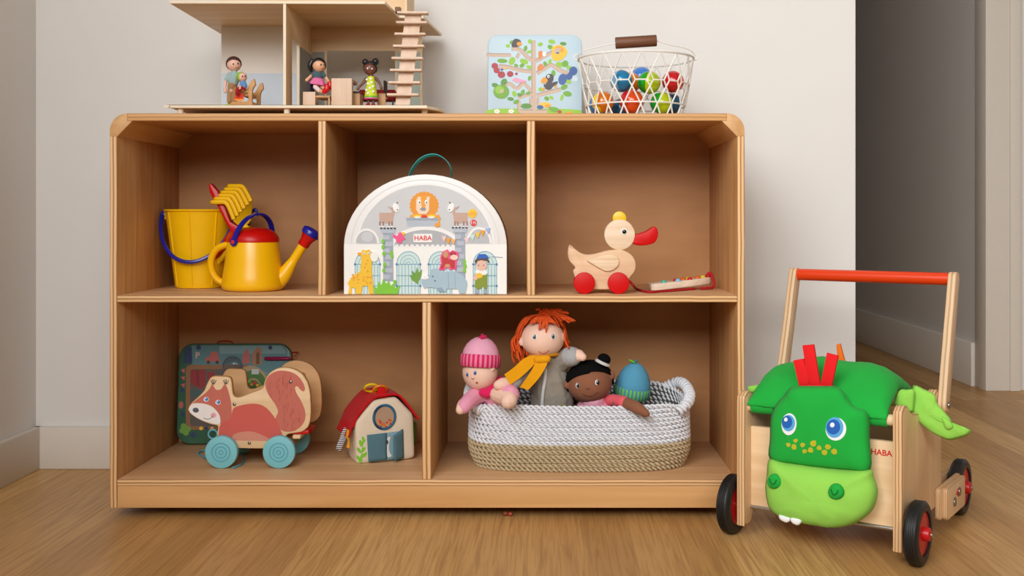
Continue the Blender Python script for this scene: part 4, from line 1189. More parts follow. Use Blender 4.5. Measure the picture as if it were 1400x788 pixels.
# --- doll with orange yarn hair
dl = thing('yarn_hair_doll', (P(747, 600, 2.2).x, 2.235, Z0), label='cloth doll with orange yarn hair, mustard scarf and grey zip jacket', cat='doll')
inv = mw(dl).inverted()
h = Head(dl, 741.5, 463, 2.2, 30, 26)
mb = MB(Mskin); h.ball(mb)
limb(mb, dl, [(744, 485, 2.21, 9), (746, 500, 2.22, 14), (748, 560, 2.235, 20), (748, 600, 2.24, 20)])
limb(mb, dl, [(778, 487, 2.2, 8), (790, 486.5, 2.185, 9.3), (796.5, 488.5, 2.175, 6)])
limb(mb, dl, [(700, 524, 2.165, 8), (688, 525, 2.15, 8.6), (681, 527, 2.145, 7)])
p, _ = h.at(713, 468); mb.ball(p, (.006, .005, .0085), 12, 8)
p, _ = h.at(770.5, 461); mb.ball(p, (.005, .005, .008), 12, 8)
mb.build('body', dl, remesh=.0022, smooth=3)
mb = MB(fabric('grey_fleece', (150, 142, 130)))
limb(mb, dl, [(746, 494, 2.215, 17), (751, 515, 2.225, 27), (755, 540, 2.235, 30), (754, 556, 2.24, 29)])
limb(mb, dl, [(762, 500, 2.22, 14), (772, 491, 2.205, 14), (780, 488, 2.195, 13.5)])
limb(mb, dl, [(736, 502, 2.21, 13), (716, 513, 2.19, 12.5), (702, 521, 2.17, 11.5)])
mb.build('jacket', dl, remesh=.0024, smooth=3, disp=.004)
mb = MB(fabric('pale_grey_cuff', (172, 172, 172)))
limb(mb, dl, [(779, 488, 2.195, 13.9), (782.5, 487.6, 2.19, 13.6)], 16); mb.build('cuff', dl)
mb = MB(fabric('pale_grey_cuff', (172, 172, 172)))
limb(mb, dl, [(703, 520.5, 2.17, 11.8), (699.5, 522.5, 2.165, 11.6)], 16); mb.build('cuff', dl)
mb = MB(paint('zip_white', (214, 214, 212), rough=.6, bmp=.001, bscale=1500))
zp = crom([(746.5, 503, 2.195), (745, 520, 2.187), (742.5, 536, 2.189), (741, 556, 2.197)], 4, False)
mb.tube([inv @ P(x, y, d) for x, y, d in zp], .0035, 8); mb.build('zip', dl)
mb = MB(fabric('green_trousers', (140, 152, 34))); limb(mb, dl, [(766, 552, 2.21, 9), (758, 575, 2.225, 14), (752, 600, 2.235, 16)]); mb.build('trousers', dl)
Mscarf = fabric('mustard_felt', (232, 160, 10))
def strap(pts, name, th, par, m):
    """flat cloth strip: list of (px, py, d) pairs left / right edge"""
    mb = MB(m); rg = []
    inv_ = mw(par).inverted()
    for a, b in pts:
        a, b = inv_ @ P(*a), inv_ @ P(*b); o_ = Vector((0, -th, 0))
        rg.append([a, b, b + o_, a + o_])
    mb.rings(rg); return mb.build(name, par, angle=50)
def edge(pa, pb, n_=7):
    A_, B_ = crom(pa, n_, False), crom(pb, n_, False)
    return list(zip(A_, B_))
strap(edge([(734, 485, 2.178), (717, 490, 2.17), (702, 503, 2.158), (689.5, 512, 2.148)], [(735, 492, 2.176), (726, 503, 2.166), (713, 515, 2.156), (698, 526, 2.145)]), 'scarf_end', .003, dl, Mscarf)
strap(edge([(735, 488, 2.17), (728, 504, 2.165), (719, 518, 2.162), (711, 529, 2.162)], [(751, 488, 2.17), (746, 502, 2.165), (736, 518, 2.162), (722, 533.5, 2.162)]), 'scarf_end', .003, dl, Mscarf)
mb = MB(Mscarf); nk = [inv @ P(743 + 17 * math.cos(a), 486 - 1.5 * math.cos(a), 2.205 - .024 * math.sin(a)) for a in [2 * PI * j / 30 for j in range(30)]]
mb.tube(nk, .0085, 10, closed=True, flatten=(1, .55)); mb.build('scarf_loop', dl)
mb = MB(Mscarf); limb(mb, dl, [(735, 492, 2.168, 5.5), (748, 491, 2.168, 5.5)], 12); mb.build('scarf_knot', dl)
mb = MB(paint('orange_yarn', (226, 88, 22), rough=.8, var=.2, scale=50)); rnd = random.Random(3)
k = 2.2 / F
def strand(pts, r_=1.15):
    mb.tube([inv @ P(x, y, d) for x, y, d in crom(pts, 5, False)], r_ * k, 5)
top = (744, 432)
for i in range(70):      # left fall
    t = i / 69
    x0 = 742 - 10 * rnd.random(); d0 = 2.19 + .04 * rnd.random()
    xe = 702 + rnd.uniform(0, 26) ; ye = 478 + rnd.uniform(0, 22)
    dm = 2.18 + .055 * rnd.random()
    strand([(x0, 432 + rnd.uniform(-2, 3), d0), (722 - rnd.uniform(0, 6), 439 + rnd.uniform(-4, 2), dm), (708 + rnd.uniform(-3, 3), 458 + rnd.uniform(-3, 3), dm + .005), (xe - 3, ye - 14, dm + .01), (xe, ye, dm + .01)])
for i in range(60):      # across the back and right side
    xe = 764 + rnd.uniform(0, 16); ye = 466 + rnd.uniform(0, 24); dm = 2.215 + .03 * rnd.random()
    strand([(742 + rnd.uniform(-4, 8), 431 + rnd.uniform(-2, 2), 2.2 + .03 * rnd.random()), (763 + rnd.uniform(-2, 4), 440 + rnd.uniform(-3, 2), dm), (772 + rnd.uniform(-2, 2), 455, dm + .005), (xe, ye, dm)])
for i in range(46):      # spiky top
    a = rnd.uniform(-.12, 1.9); L_ = rnd.uniform(24, 44)
    xe, ye = 744 + L_ * math.cos(a) * 1.0, 437 - min(14, L_ * math.sin(a) * .38) + (4 if a < .3 else 0)
    strand([(738 + rnd.uniform(-6, 4), 434, 2.19), (744 + L_ * .5 * math.cos(a), 432 - L_ * .2 * math.sin(a) - 1, 2.178), (xe, ye, 2.172)])
for i in range(26):      # fringe over the forehead
    x0 = rnd.uniform(724, 760)
    strand([(742 + rnd.uniform(-4, 4), 431, 2.185), ((742 + x0) / 2, 434, 2.17), (x0, 440 + abs(x0 - 742) * .15, 2.166)])
for i in range(12):
    x0 = rnd.uniform(738, 750)
    strand([(742, 431, 2.185), (x0, 437, 2.166), (x0 + rnd.uniform(-3, 2), 452 + rnd.uniform(-6, 3), 2.158)], 1.0)
for i in range(40):      # crown cap
    a = rnd.uniform(0, PI); d0 = 2.18 + .05 * rnd.random()
    strand([(742, 430, d0), (742 + 18 * math.cos(a), 433, d0 - .004), (742 + 29 * math.cos(a), 444 + 4 * rnd.random(), d0)])
strand([(772, 452, 2.185), (772, 464, 2.18), (778, 477, 2.178)], 1.2)
mb.build('yarn_hair', dl, angle=180)
eyes(h, dl, ((731.5, 461, -.3), (756, 460.5, -.3)), paint('iris_grey_blue', (70, 112, 134), rough=.35), s_=.95)
mb = MB(Mmouth); h.stroke(mb, [(736.5, 480.5), (741, 483), (746, 482.4), (750.5, 479)], .45); mb.build('mouth', dl)

# --- doll with black hair and a bun
dl = thing('bun_hair_doll', (P(806, 600, 2.2).x, 2.235, Z0), label='brown skinned cloth doll with black hair in a bun and a pink dress', cat='doll')
inv = mw(dl).inverted()
h = Head(dl, 806, 523, 2.205, 31, 27.5, roll=-9)
mb = MB(Mskin2); h.ball(mb)
limb(mb, dl, [(810, 545, 2.215, 10), (812, 565, 2.225, 17), (812, 605, 2.235, 18)])
limb(mb, dl, [(842, 549, 2.185, 6.5), (858, 552, 2.16, 8), (872, 558, 2.135, 8), (884, 566, 2.125, 5)])
p, _ = h.at(777, 527); mb.ball(p + Vector((-.003, .004, 0)), (.0075, .006, .0085), 12, 8)
p, _ = h.at(834, 514); mb.ball(p + Vector((.004, .004, .001)), (.0065, .006, .0095), 12, 8)
mb.build('body', dl, remesh=.0022, smooth=3)
mb = MB(fabric('pink_print_cotton', (232, 164, 184), var=.2)); limb(mb, dl, [(811, 548, 2.205, 17), (812, 560, 2.215, 25), (812, 605, 2.235, 27)]); mb.build('dress', dl, remesh=.0022, smooth=3)
mb = MB(fabric('coral_jersey', (238, 100, 110))); limb(mb, dl, [(832, 547, 2.205, 8), (842, 548, 2.19, 8.2), (853, 550.5, 2.167, 8.6)], 14); mb.build('sleeve', dl)
mb = MB(paint('black_hair_plush', (14, 13, 14), rough=.9, bmp=.0008, bscale=1400, spec=.1))
def cap_warp(q): return q
Hh = Head(dl, 806, 522, 2.207, 33, 29, roll=-9)
rows = []
ri = Hh.rot
for i in range(15):
    row = []
    for j in range(48):
        th = 2 * PI * j / 48
        # hairline: lower at the back and above the ears, higher on the forehead
        front = max(0, -math.sin(th))
        el0 = R(32) * front ** .5 + R(-12) * (1 - front ** .5) - R(6) * abs(math.cos(th)) ** 4 + R(10) * (math.cos(th) > 0) * front * .4
        el = el0 + (PI / 2 - el0) * i / 14
        q = Vector((math.cos(el) * math.cos(th) * Hh.r.x, math.cos(el) * math.sin(th) * Hh.r.y, math.sin(el) * Hh.r.z))
        row.append(inv @ (Hh.c + ri @ q))
    rows.append(row)
mb.rings(rows, cap0=False, cap1=False); mb.build('hair', dl, angle=180, solid=.002)
bc = inv @ P(826, 491.5, 2.19)
bun = MB(MATS['black_hair_plush']); rot_ = Matrix.Rotation(R(24), 3, 'Y')
bun.ball(bc, (.0135, .0135, .0115), 20, 12, rot=rot_); bun.build('bun', dl)
bd = MB(fabric('white_elastic', (206, 206, 202)))
bb_ = inv @ P(824, 496, 2.19)
bd.tube([bb_ + rot_ @ Vector((.0135 * math.cos(2 * PI * j / 28), .0135 * math.sin(2 * PI * j / 28), 0)) for j in range(28)], .0036, 8, closed=True, flatten=(.6, 1)); bd.build('hair_band', dl)
eyes(h, dl, ((790, 527.5, .5), (816.5, 523.3, .5)), paint('iris_dark', (52, 38, 32), rough=.3), s_=.95)
mb = MB(paint('doll_mouth_dark', (92, 48, 36), rough=.7)); h.stroke(mb, [(797, 539), (803, 541.5), (810, 541), (817.5, 536.5)], .5); mb.build('mouth', dl)
mb = MB(paint('doll_mouth_dark', (92, 48, 36))); h.stroke(mb, [(801, 531.5), (803.5, 532.6), (806, 530.8)], .45); mb.build('nose', dl)

# --- doll with a blue hat, face down
dl = thing('blue_hat_doll', (P(864, 600, 2.25).x, 2.275, Z0), label='cloth doll slumped low, showing only its blue hat with a green striped band', cat='doll')
inv = mw(dl).inverted(); k = 2.255 / F
h = Head(dl, 864, 532, 2.262, 22.5, 21)
mb = MB(Mskin); h.ball(mb); limb(mb, dl, [(864, 556, 2.268, 11), (864, 580, 2.272, 17), (864, 602, 2.275, 18)]); mb.build('body', dl, remesh=.0024, smooth=3)
mb = MB(fabric('blue_romper', (70, 130, 168))); limb(mb, dl, [(864, 566, 2.27, 17), (864, 604, 2.275, 21)]); mb.build('romper', dl)
tl_ = Matrix.Translation(inv @ P(865, 528.5, 2.258)) @ Matrix.Rotation(R(8), 4, 'Y') @ Matrix.Rotation(R(8), 4, 'X')
mb = MB(fabric('blue_knit', (88, 158, 190))); mb.at(tl_)
mb.lathe([(23.8 * k, -4 * k), (24.3 * k, 3 * k), (22.6 * k, 10 * k), (19 * k, 19 * k), (14 * k, 26 * k), (8.5 * k, 31 * k), (3.5 * k, 33.2 * k), (.0001, 33.8 * k)], 40); mb.build('hat', dl, angle=180)
mb = MB(stripes('green_blue_stripe', (120, 190, 60), (70, 140, 176), radial=True, freq=30))
prof = [(23 * k, -14 * k), (25 * k, -13 * k), (25.6 * k, -6 * k), (25.3 * k, 0), (23.8 * k, 1 * k)]
mb.rings([[(r_ * math.cos(2 * PI * j / 96), r_ * math.sin(2 * PI * j / 96), z) for j in range(96)] for r_, z in prof], cap0=False, cap1=False)
o = mb.build('hat_band', dl, angle=180); o.matrix_local = tl_
lf = MB(fabric('leaf_felt', (110, 200, 50)))
p0 = inv @ P(866, 496, 2.25)
lf.ball(p0 + Vector((-.003, -.004, .003)), (.0085, .004, .0022), 14, 8, rot=Matrix.Rotation(R(28), 3, 'Y')); lf.build('leaf', dl)
lf = MB(fabric('leaf_felt_blue', (60, 130, 130))); lf.ball(p0 + Vector((.004, -.003, .003)), (.006, .004, .0026), 14, 8, rot=Matrix.Rotation(R(-40), 3, 'Y')); lf.build('leaf', dl)
# ------------------------------------------------------------------ push-along walker wagon
WO = Vector((.479, 1.909, 0))
wag = thing('walker_wagon', WO, R(-34), label='wooden push walker wagon with an orange handle bar and black wheels, beside the shelf', cat='walker')
Mbw = wood('walker_birch', (224, 184, 138), (240, 206, 164), 'Z', scale=9, rough=.5)
Mbx = wood('walker_birch_level', (226, 188, 142), (242, 210, 170), 'X', scale=9, rough=.5)
Mply = ply('walker_ply', 'X', (226, 186, 138), (176, 130, 86), 3)
YZ = Matrix(((0, 1, 0, 0), (1, 0, 0, 0), (0, 0, 1, 0), (0, 0, 0, 1)))
sp_ = crom([(-.02, .034), (-.0175, .026), (-.012, .0235), (.0, .0235), (.008, .027), (.02, .042), (.034, .05), (.06, .052), (.2, .052), (.224, .053), (.23, .06), (.231, .15), (.229, .236), (.222, .256), (.208, .264), (.19, .26), (.17, .247), (.12, .24), (.06, .242), (.03, .25), (.014, .261), (-.002, .264), (-.014, .258), (-.02, .246), (-.02, .15)], 4)
for sx in (-1, 1):
    mb = MB(Mbw); mb.at(YZ); mb.prism(sp_, *sorted((sx * .132, sx * .148)), .0025, mat_side=Mply); mb.build('side_panel', wag)
pa_, pb_ = Vector((.211, .237)), Vector((.2855, .463)); pe_ = (pb_ - pa_).normalized(); pn_ = Vector((-pe_.y, pe_.x))
def stad(r0, r1):
    o = []
    for i in range(13): a = -PI / 2 + PI * i / 12; o.append(tuple(pb_ + (pe_ * math.cos(a) + pn_ * math.sin(a)) * r1))
    for i in range(13): a = PI / 2 + PI * i / 12; o.append(tuple(pa_ + (pe_ * math.cos(a) + pn_ * math.sin(a)) * r0))
    return o
for sx in (-1, 1):
    mb = MB(wood('walker_post', (216, 182, 146), (232, 202, 168), 'Z', scale=12)); mb.at(YZ); mb.prism(stad(.014, .0135), *sorted((sx * .1485, sx * .1645)), .0015, mat_side=ply('walker_post_ply', 'X', (226, 192, 152), (186, 146, 104), 2)); mb.build('handle_post', wag)
    MB(Mscrew).cyl((sx * .1645, .211, .237), (sx * .1685, .211, .237), .006, n=14, bev=.001).build('bolt', wag)
Mor = paint('orange_lacquer', (226, 62, 14), rough=.3, var=.03)
MB(Mor).cyl((-.149, .2855, .463), (.149, .2855, .463), .0118, n=28).build('handle_bar', wag)
MB(Mbx).box((-.132, .006, .056), (.132, .018, .2), .0012).build('front_board', wag)
MB(Mbx).box((-.132, .21, .056), (.132, .222, .2), .0012).build('rear_board', wag)
MB(Mbx).box((-.132, .018, .056), (.132, .21, .066)).build('floor_board', wag)
MB(Mbx).cyl((-.132, 0, .238), (.132, 0, .238), .0095, n=20).build('front_dowel', wag)
MB(Mbx).cyl((-.132, .2, .238), (.132, .2, .238), .0095, n=20).build('rear_dowel', wag)
tz = tr(wag, [(1205, 619.5)], .006)[0]
mb = MB(paint('logo_red', (214, 34, 32), rough=.5)); mb.text('HABA', .0138, tz, .0058, bold=.0003); mb.build('logo', wag)
Msteel = paint('steel', (180, 178, 174), rough=.25, metal=.9)
MB(Msteel).cyl((-.19, .006, .0535), (.19, .006, .0535), .0036, n=12).build('front_axle', wag)
MB(Msteel).cyl((-.172, .372, .0535), (.172, .372, .0535), .0036, n=12).build('rear_axle', wag)
for sx in (-1, 1):
    for a, b, y0, y1, z0, z1 in ((.1485, .1565, .185, .345, .03, .088), (.157, .166, .2, .335, .028, .086), (.121, .1315, .19, .392, .034, .084)):
        mb = MB(Mbw); mb.at(YZ); mb.prism(rrect(y0, z0, y1, z1, .008), *sorted((sx * a, sx * b)), .0012, mat_side=Mply); mb.build('axle_bracket', wag)
    for y_, z_ in ((.252, .052), (.288, .064)):
        MB(Mscrew).cyl((sx * .166, y_, z_), (sx * .1685, y_, z_), .0085, n=18, bev=.001).build('bolt', wag)
    mb = MB(Mred); mb.at(YZ); mb.prism([(.266, .064), (.278, .072), (.278, .056)], *sorted((sx * .166, sx * .1672))); mb.build('red_arrow', wag)
Mtyre = paint('tyre_rubber', (24, 24, 25), rough=.45, spec=.5)
Mhub = paint('hub_red', (196, 14, 22), rough=.35)
WR = .0535
def wheel(sx, xc, y_):
    hw = .0125
    def rad(prof, m, nm, par):
        mb = MB(m)
        mb.rings([[(sx * x, r_ * math.cos(2 * PI * j / 48), r_ * math.sin(2 * PI * j / 48)) for j in range(48)] for r_, x in prof], cap0=False, cap1=False)
        return mb.build(nm, par, angle=35)
    prof = [(.037, -hw), (.046, -hw), (.050, -hw + .002), (.0528, -hw + .005)]
    for g_ in range(5): x = -hw + .006 + g_ * .0032; prof += [(.0535, x), (.0535, x + .0018), (.0526, x + .0024), (.0526, x + .003)]
    prof += [(.0528, hw - .004), (.050, hw - .001), (.046, hw), (.037, hw), (.0365, hw - .003), (.0365, -hw + .003), (.037, -hw)]
    o = rad(prof, Mtyre, 'wheel', wag); o.location = (sx * xc, y_, WR)
    rad([(.0001, -hw + .003), (.0364, -hw + .003), (.0364, hw - .0035), (.034, hw - .0025), (.012, hw - .0025), (.0115, hw + .004), (.0105, hw + .0075), (.006, hw + .0095), (.0001, hw + .01)], Mhub, 'hub', o)
for sx in (-1, 1):
    wheel(sx, .166, .006); wheel(sx, .147, .372)

# ------------------------------------------------------------------ the dragon draped over it
dr = thing('dragon_cover', WO, R(-34), label='green stuffed fabric dragon draped over the front of the wooden walker wagon', cat='soft toy')
Gd = fabric('dragon_green', (30, 170, 62)); Gl = fabric('dragon_light_green', (150, 214, 86))
D2 = lambda pts, L=0: tr(dr, pts, L)
class Pillow:
    def __init__(s, pts, L, t0, t1, ctr=None, pw=.5):
        s.p = pts if area2(pts) > 0 else pts[::-1]; s.L, s.t0, s.t1, s.pw = L, t0, t1, pw
        s.c = ctr or (sum(p[0] for p in pts) / len(pts), sum(p[1] for p in pts) / len(pts))
    def build(s, m, name, par, **kw):
        return MB(m).pillow(s.p, s.t0, s.t1, y=s.L, ctr=s.c, pw=s.pw, rings=10).build(name, par, angle=180, **kw)
    def y(s, x, z):
        a = math.atan2(z - s.c[1], x - s.c[0]); rr_ = math.hypot(x - s.c[0], z - s.c[1]); n = len(s.p)
        e = Vector((math.cos(a), math.sin(a))); best = 1e9
        for i in range(n):
            p, q = Vector(s.p[i]) - Vector(s.c), Vector(s.p[(i + 1) % n]) - Vector(s.c)
            d = q - p; den = e.x * d.y - e.y * d.x
            if abs(den) < 1e-12: continue
            t = (p.x * d.y - p.y * d.x) / den; u_ = (p.x * e.y - p.y * e.x) / den
            if t > 0 and -1e-6 <= u_ <= 1.000001: best = min(best, t)
        q = min(.999, rr_ / best)
        return s.L - s.t0 * (1 - q ** 2.2) ** s.pw
    def decal(s, mb, pts, lift):
        """thin patch of an outline (x, z) following the cushion"""
        if area2(pts) < 0: pts = pts[::-1]
        cx = sum(p[0] for p in pts) / len(pts); cz = sum(p[1] for p in pts) / len(pts)
        def rg(k, l): return [mb.v((cx + (x - cx) * k, s.y(cx + (x - cx) * k, cz + (z - cz) * k) - l, cz + (z - cz) * k)) for x, z in pts]
        R_ = [rg(1, -.001), rg(1, lift), rg(.66, lift), rg(.33, lift)]
        n = len(pts)
        for a, b in zip(R_, R_[1:]):
            for j in range(n): mb.f((a[j], a[(j + 1) % n], b[(j + 1) % n], b[j]))
        c = mb.v((cx, s.y(cx, cz) - lift, cz))
        for j in range(n): mb.f((R_[-1][j], R_[-1][(j + 1) % n], c))
HL = -.024
sn = D2(crom([(1052, 627), (1075, 632), (1120, 638), (1160, 642), (1190, 642), (1195, 653), (1200, 671), (1198, 687), (1188, 704), (1170, 715), (1150, 722), (1120, 720), (1092, 715), (1068, 708), (1052, 695), (1046.5, 672), (1048, 648)], 4), HL)
snout = Pillow(sn, HL, .034, .020, ctr=D2([(1123, 684)], HL)[0])
snout.build(Gl, 'snout', dr, disp=.0035)
hd_ = D2(crom([(1052.5, 628), (1052.5, 600), (1054, 570), (1062, 552), (1072, 541), (1080, 530.5), (1092, 528), (1120, 528), (1142, 528.5), (1152, 534), (1160, 547), (1170, 557), (1184, 562), (1188.5, 575), (1189, 600), (1190, 643), (1160, 643.5), (1120, 640), (1080, 634.5)], 4), HL)
headp = Pillow(hd_, HL, .018, .012, ctr=D2([(1122, 592)], HL)[0], pw=.42)
headp.build(Gd, 'head', dr)
Ew, Ei, Eb = paint('felt_white', (240, 242, 244), rough=.8), paint('felt_sky', (86, 168, 222), rough=.8), paint('felt_blue', (24, 96, 184), rough=.8)
for (cx, cy, rx, ry_), (ix, iy, ir), (bx, by, br), (hx_, hy_, hr) in (((1083.3, 578.5, 10.6, 14.8), (1082.6, 576.8, 9.4), (1080.8, 575.4, 7.4), (1079.2, 572, 2.5)), ((1147.5, 585, 13.7, 15.4), (1145.8, 582.6, 11.8), (1144.4, 581.8, 9.0), (1143, 579, 3.0))):
    e_ = MB(Ew); headp.decal(e_, D2(ell(cx, cy, rx, ry_, 28, .06), HL), .0008)
    e_.use(Ei); headp.decal(e_, D2(ell(ix, iy, ir, ir * 1.18, 24), HL), .0012)
    e_.use(Eb); headp.decal(e_, D2(ell(bx, by, br, br * 1.12, 24), HL), .0016)
    e_.use(Ew); headp.decal(e_, D2(ell(hx_, hy_, hr, hr * 1.1, 14), HL), .002)
    e_.build('eye', dr)
Fy = paint('felt_mustard', (190, 184, 34), rough=.85)
fk = MB(Fy); rf = random.Random(5)
for cx, cy, r_ in ((1082.5, 606, 3), (1093, 600.5, 2.9), (1090.5, 609, 3.6), (1102.5, 606.5, 3.5), (1104.5, 615, 3.2), (1113, 613.5, 3.8), (1117, 604, 4.4), (1125, 610.5, 3.4), (1131.5, 616.5, 3.8), (1136.5, 609, 3.8), (1145.5, 615.3, 4)):
    headp.decal(fk, D2([(cx + (r_ + rf.uniform(-.7, .6)) * math.cos(2 * PI * j / 7) * 1.1, cy + (r_ + rf.uniform(-.7, .6)) * math.sin(2 * PI * j / 7)) for j in range(7)], HL), .0008)
fk.build('freckles', dr)
for cx, cy, rx in ((1066.5, 654.5, 10.2), (1152, 667, 11)):
    pts = D2(crom([(cx + rx * math.cos(a) * (1 + .06 * math.sin(3 * a)), cy + rx * 1.02 * math.sin(a)) for a in [2 * PI * j / 10 for j in range(10)]], 3), HL)
    c = (sum(p[0] for p in pts) / len(pts), sum(p[1] for p in pts) / len(pts)); yy = snout.y(*c)
    n_ = MB(Gd); n_.pillow(pts, .008, .004, y=yy - .001, rings=6); 
    o = n_.build('nostril', dr, angle=180)
    k = .0012
    MB(fabric('dragon_fold', (16, 112, 40))).tube(crom([(c[0] - 6 * k * .9, yy - .0082, c[1] + 4 * k), (c[0] - 2 * k, yy - .0092, c[1] - 3 * k), (c[0] + 3 * k, yy - .0092, c[1] - 1 * k), (c[0] + 5 * k, yy - .0082, c[1] + 4 * k)], 4, False), .0011, 6).build('nostril_fold', o)
for pts in ([(1071, 701), (1075, 701), (1086, 704), (1087, 708), (1083, 711), (1078, 710), (1072, 706)], [(1087, 705), (1092, 704), (1102, 705), (1103, 709), (1099, 714), (1093, 713), (1089, 710)]):
    q_ = D2(crom(pts, 3), HL); c = (sum(p[0] for p in q_) / len(q_), sum(p[1] for p in q_) / len(q_))
    MB(Ew).pillow(q_, .003, .008, y=snout.y(*c) - .0035, rings=4).build('tooth', dr, angle=180)
# body: cushion lying across the wagon, front rim at the dowel
def body_mesh():
    NX, NY = 30, 22; mb = MB(Gd)
    def pt(i, j, top):
        u_, v_ = i / NX, j / NY
        x = -.134 + .258 * u_; y = -.019 + .225 * v_
        x = x * (1 - .10 * v_) - .004 * v_
        ex = max(0, 1 - (abs(2 * u_ - 1)) ** 7) ** .5; ey = max(0, 1 - abs(2 * v_ - 1) ** 3.2) ** .5
        e_ = ex * ey
        crest = .243 + (.040 * math.sin(PI / 2 * min(1, v_ * 1.9)) if v_ < .53 else .040 - .02 * (v_ - .53) / .47) + .019 * math.sin(PI * u_) ** .8 * math.sin(PI * min(1, v_ * .95)) - .004
        wr = .003 * math.sin(u_ * 14 + v_ * 5) * e_
        if top: z = crest + .024 * e_ + wr
        else: z = crest - .012 * e_
        return (x, y, z)
    T_top = [[mb.v(pt(i, j, True)) for j in range(NY + 1)] for i in range(NX + 1)]
    T_bot = [[T_top[i][j] if i in (0, NX) or j in (0, NY) else mb.v(pt(i, j, False)) for j in range(NY + 1)] for i in range(NX + 1)]
    for i in range(NX):
        for j in range(NY):
            mb.f((T_top[i][j], T_top[i + 1][j], T_top[i + 1][j + 1], T_top[i][j + 1]))
            mb.f((T_bot[i][j + 1], T_bot[i + 1][j + 1], T_bot[i + 1][j], T_bot[i][j]))
    return mb.build('body', dr, angle=180, sub=1, disp=.003)
body_mesh()
for x0, x1 in ((-.125, -.082), (.074, .119)):
    mb = MB(Gd); n_ = 10
    mb.rings([[(x0 + (x1 - x0) * t, .0128 * math.cos(a) * (1.0 + .06 * math.sin(9 * t)), .240 + .0145 * math.sin(a)) for a in [2 * PI * j / 18 for j in range(18)]] for t in [q_ / n_ for q_ in range(n_ + 1)]])
    mb.build('dowel_loop', dr, angle=60)
mb = MB(Gd); nk = D2([(1085, 545), (1145, 548)], -.01)
mb.box((nk[0][0], -.022, .236), (nk[1][0], .02, .262), .006); mb.build('neck', dr, angle=60)
# red and orange felt spikes
Rf, Of = paint('felt_red', (228, 8, 18), rough=.85, bmp=.0003), paint('felt_orange', (236, 110, 14), rough=.85, bmp=.0003)
SL = -.012
for pts in ([(1085, 493), (1099, 490.5), (1108, 526), (1092.5, 526)], [(1097.5, 472.5), (1113, 471), (1121.5, 525), (1105.5, 526)], [(1131, 482.5), (1146.5, 486.5), (1137.5, 528.5), (1122, 526.5)]):
    MB(Rf).prism(D2(pts, SL), SL - .003, SL + .003, .001).build('spike', dr)
MB(Rf).prism(D2([(1092.5, 523), (1138.5, 525), (1137.5, 532), (1092.5, 531)], SL), SL - .002, SL + .004, .001).build('spike_base', dr)
for pts in ([(1112, 494), (1129, 495), (1129, 505), (1112, 503)], [(1144, 471), (1149, 470), (1158, 503), (1146, 505)], [(1117, 505), (1126, 505), (1126, 522), (1117, 522)]):
    MB(Of).prism(D2(pts, .13), .127, .133, .001).build('tail_spike', dr)
# wings
wg = D2(crom([(1250, 527), (1262, 532), (1277, 539), (1281, 551), (1290, 562), (1300, 574), (1304, 583), (1312, 586.5), (1325, 587.5), (1327.5, 591), (1322, 596), (1308, 600), (1296, 601), (1280, 595), (1264, 584), (1252, 572), (1246, 563), (1245, 545)], 3), .085)
wp = Pillow(wg, .085, .009, .006, ctr=D2([(1272, 567)], .085)[0]); wp.build(Gl, 'wing', dr, disp=.005)
mb = MB(fabric('wing_seam', (120, 182, 66)))
a = D2(crom([(1250, 527), (1247, 545), (1247, 563), (1260, 575), (1282, 590), (1297, 597)], 4, False), .085)
mb.tube([(x, .0835, z) for x, z in a], .0014, 6); mb.build('wing_seam', dr)
w2 = D2(crom([(1222, 552), (1230, 534), (1240, 533), (1250, 534), (1249, 556), (1246, 563), (1234, 560)], 3), .07)
Pillow(w2, .07, .008, .006).build(Gl, 'wing', dr, disp=.004)
w3 = D2(crom([(1288, 570), (1296, 574), (1302, 580), (1303, 585), (1296, 588), (1291, 582)], 3), .077)
Pillow(w3, .077, .006, .004).build(Gl, 'wing', dr)
w4 = D2(crom([(1022.5, 529), (1029, 527.5), (1037, 526.5), (1046, 530), (1036, 536), (1025, 537)], 3), .03)
Pillow(w4, .03, .006, .006).build(Gl, 'wing', dr)
# ------------------------------------------------------------------ dollhouse on the shelf top
DH = Vector((-.725, 2.106, ZT))
dh = thing('dollhouse', DH, R(1.0), label='open pale plywood dollhouse with an upper floor and step ladder, on the shelf top', cat='dollhouse')
Mdp = wood('dollhouse_ply', (220, 186, 142), (236, 206, 166), 'X', scale=8, rough=.5)
Mdz = wood('dollhouse_ply_upright', (222, 190, 146), (238, 208, 170), 'Z', scale=8, rough=.5)
Mde = paint('dollhouse_edge', (238, 222, 196), rough=.6, var=.05)
Mbl = paint('pale_blue_paint', (206, 218, 232), rough=.55, var=.03, scale=15)
Mwh = paint('dollhouse_white', (232, 224, 214), rough=.5, var=.03, scale=15)
Mgr = paint('dollhouse_grey_paint', (146, 146, 136), rough=.6)
FZ = .0169            # floor level above the shelf top
def plan(pts, z0, z1, m, name, edge=None, bev=.0008):
    mb = MB(m); mb.at(Matrix.Rotation(R(90), 4, 'X')); mb.prism([(x, -y) if False else (x, y) for x, y in pts], -z1, -z0, bev, mat_side=edge)
    return mb.build(name, dh)
def plan_(pts, z0, z1, m, name, edge=None):
    """level board from its plan (x, y)"""
    mb = MB(m); mb.at(Matrix(((1, 0, 0, 0), (0, 0, 1, 0), (0, 1, 0, 0), (0, 0, 0, 1))))
    mb.prism(pts, z0, z1, .0008, mat_side=edge); return mb.build(name, dh)
plan_(crom([(0, .01), (.002, .002), (.01, 0), (.25, 0), (.475, .0), (.49, .006), (.515, .06), (.52, .12), (.52, .30), (.51, .32), (.25, .32), (.01, .32), (0, .31), (0, .16)], 3), FZ - .006, FZ, Mdp, 'base_board', Mde)
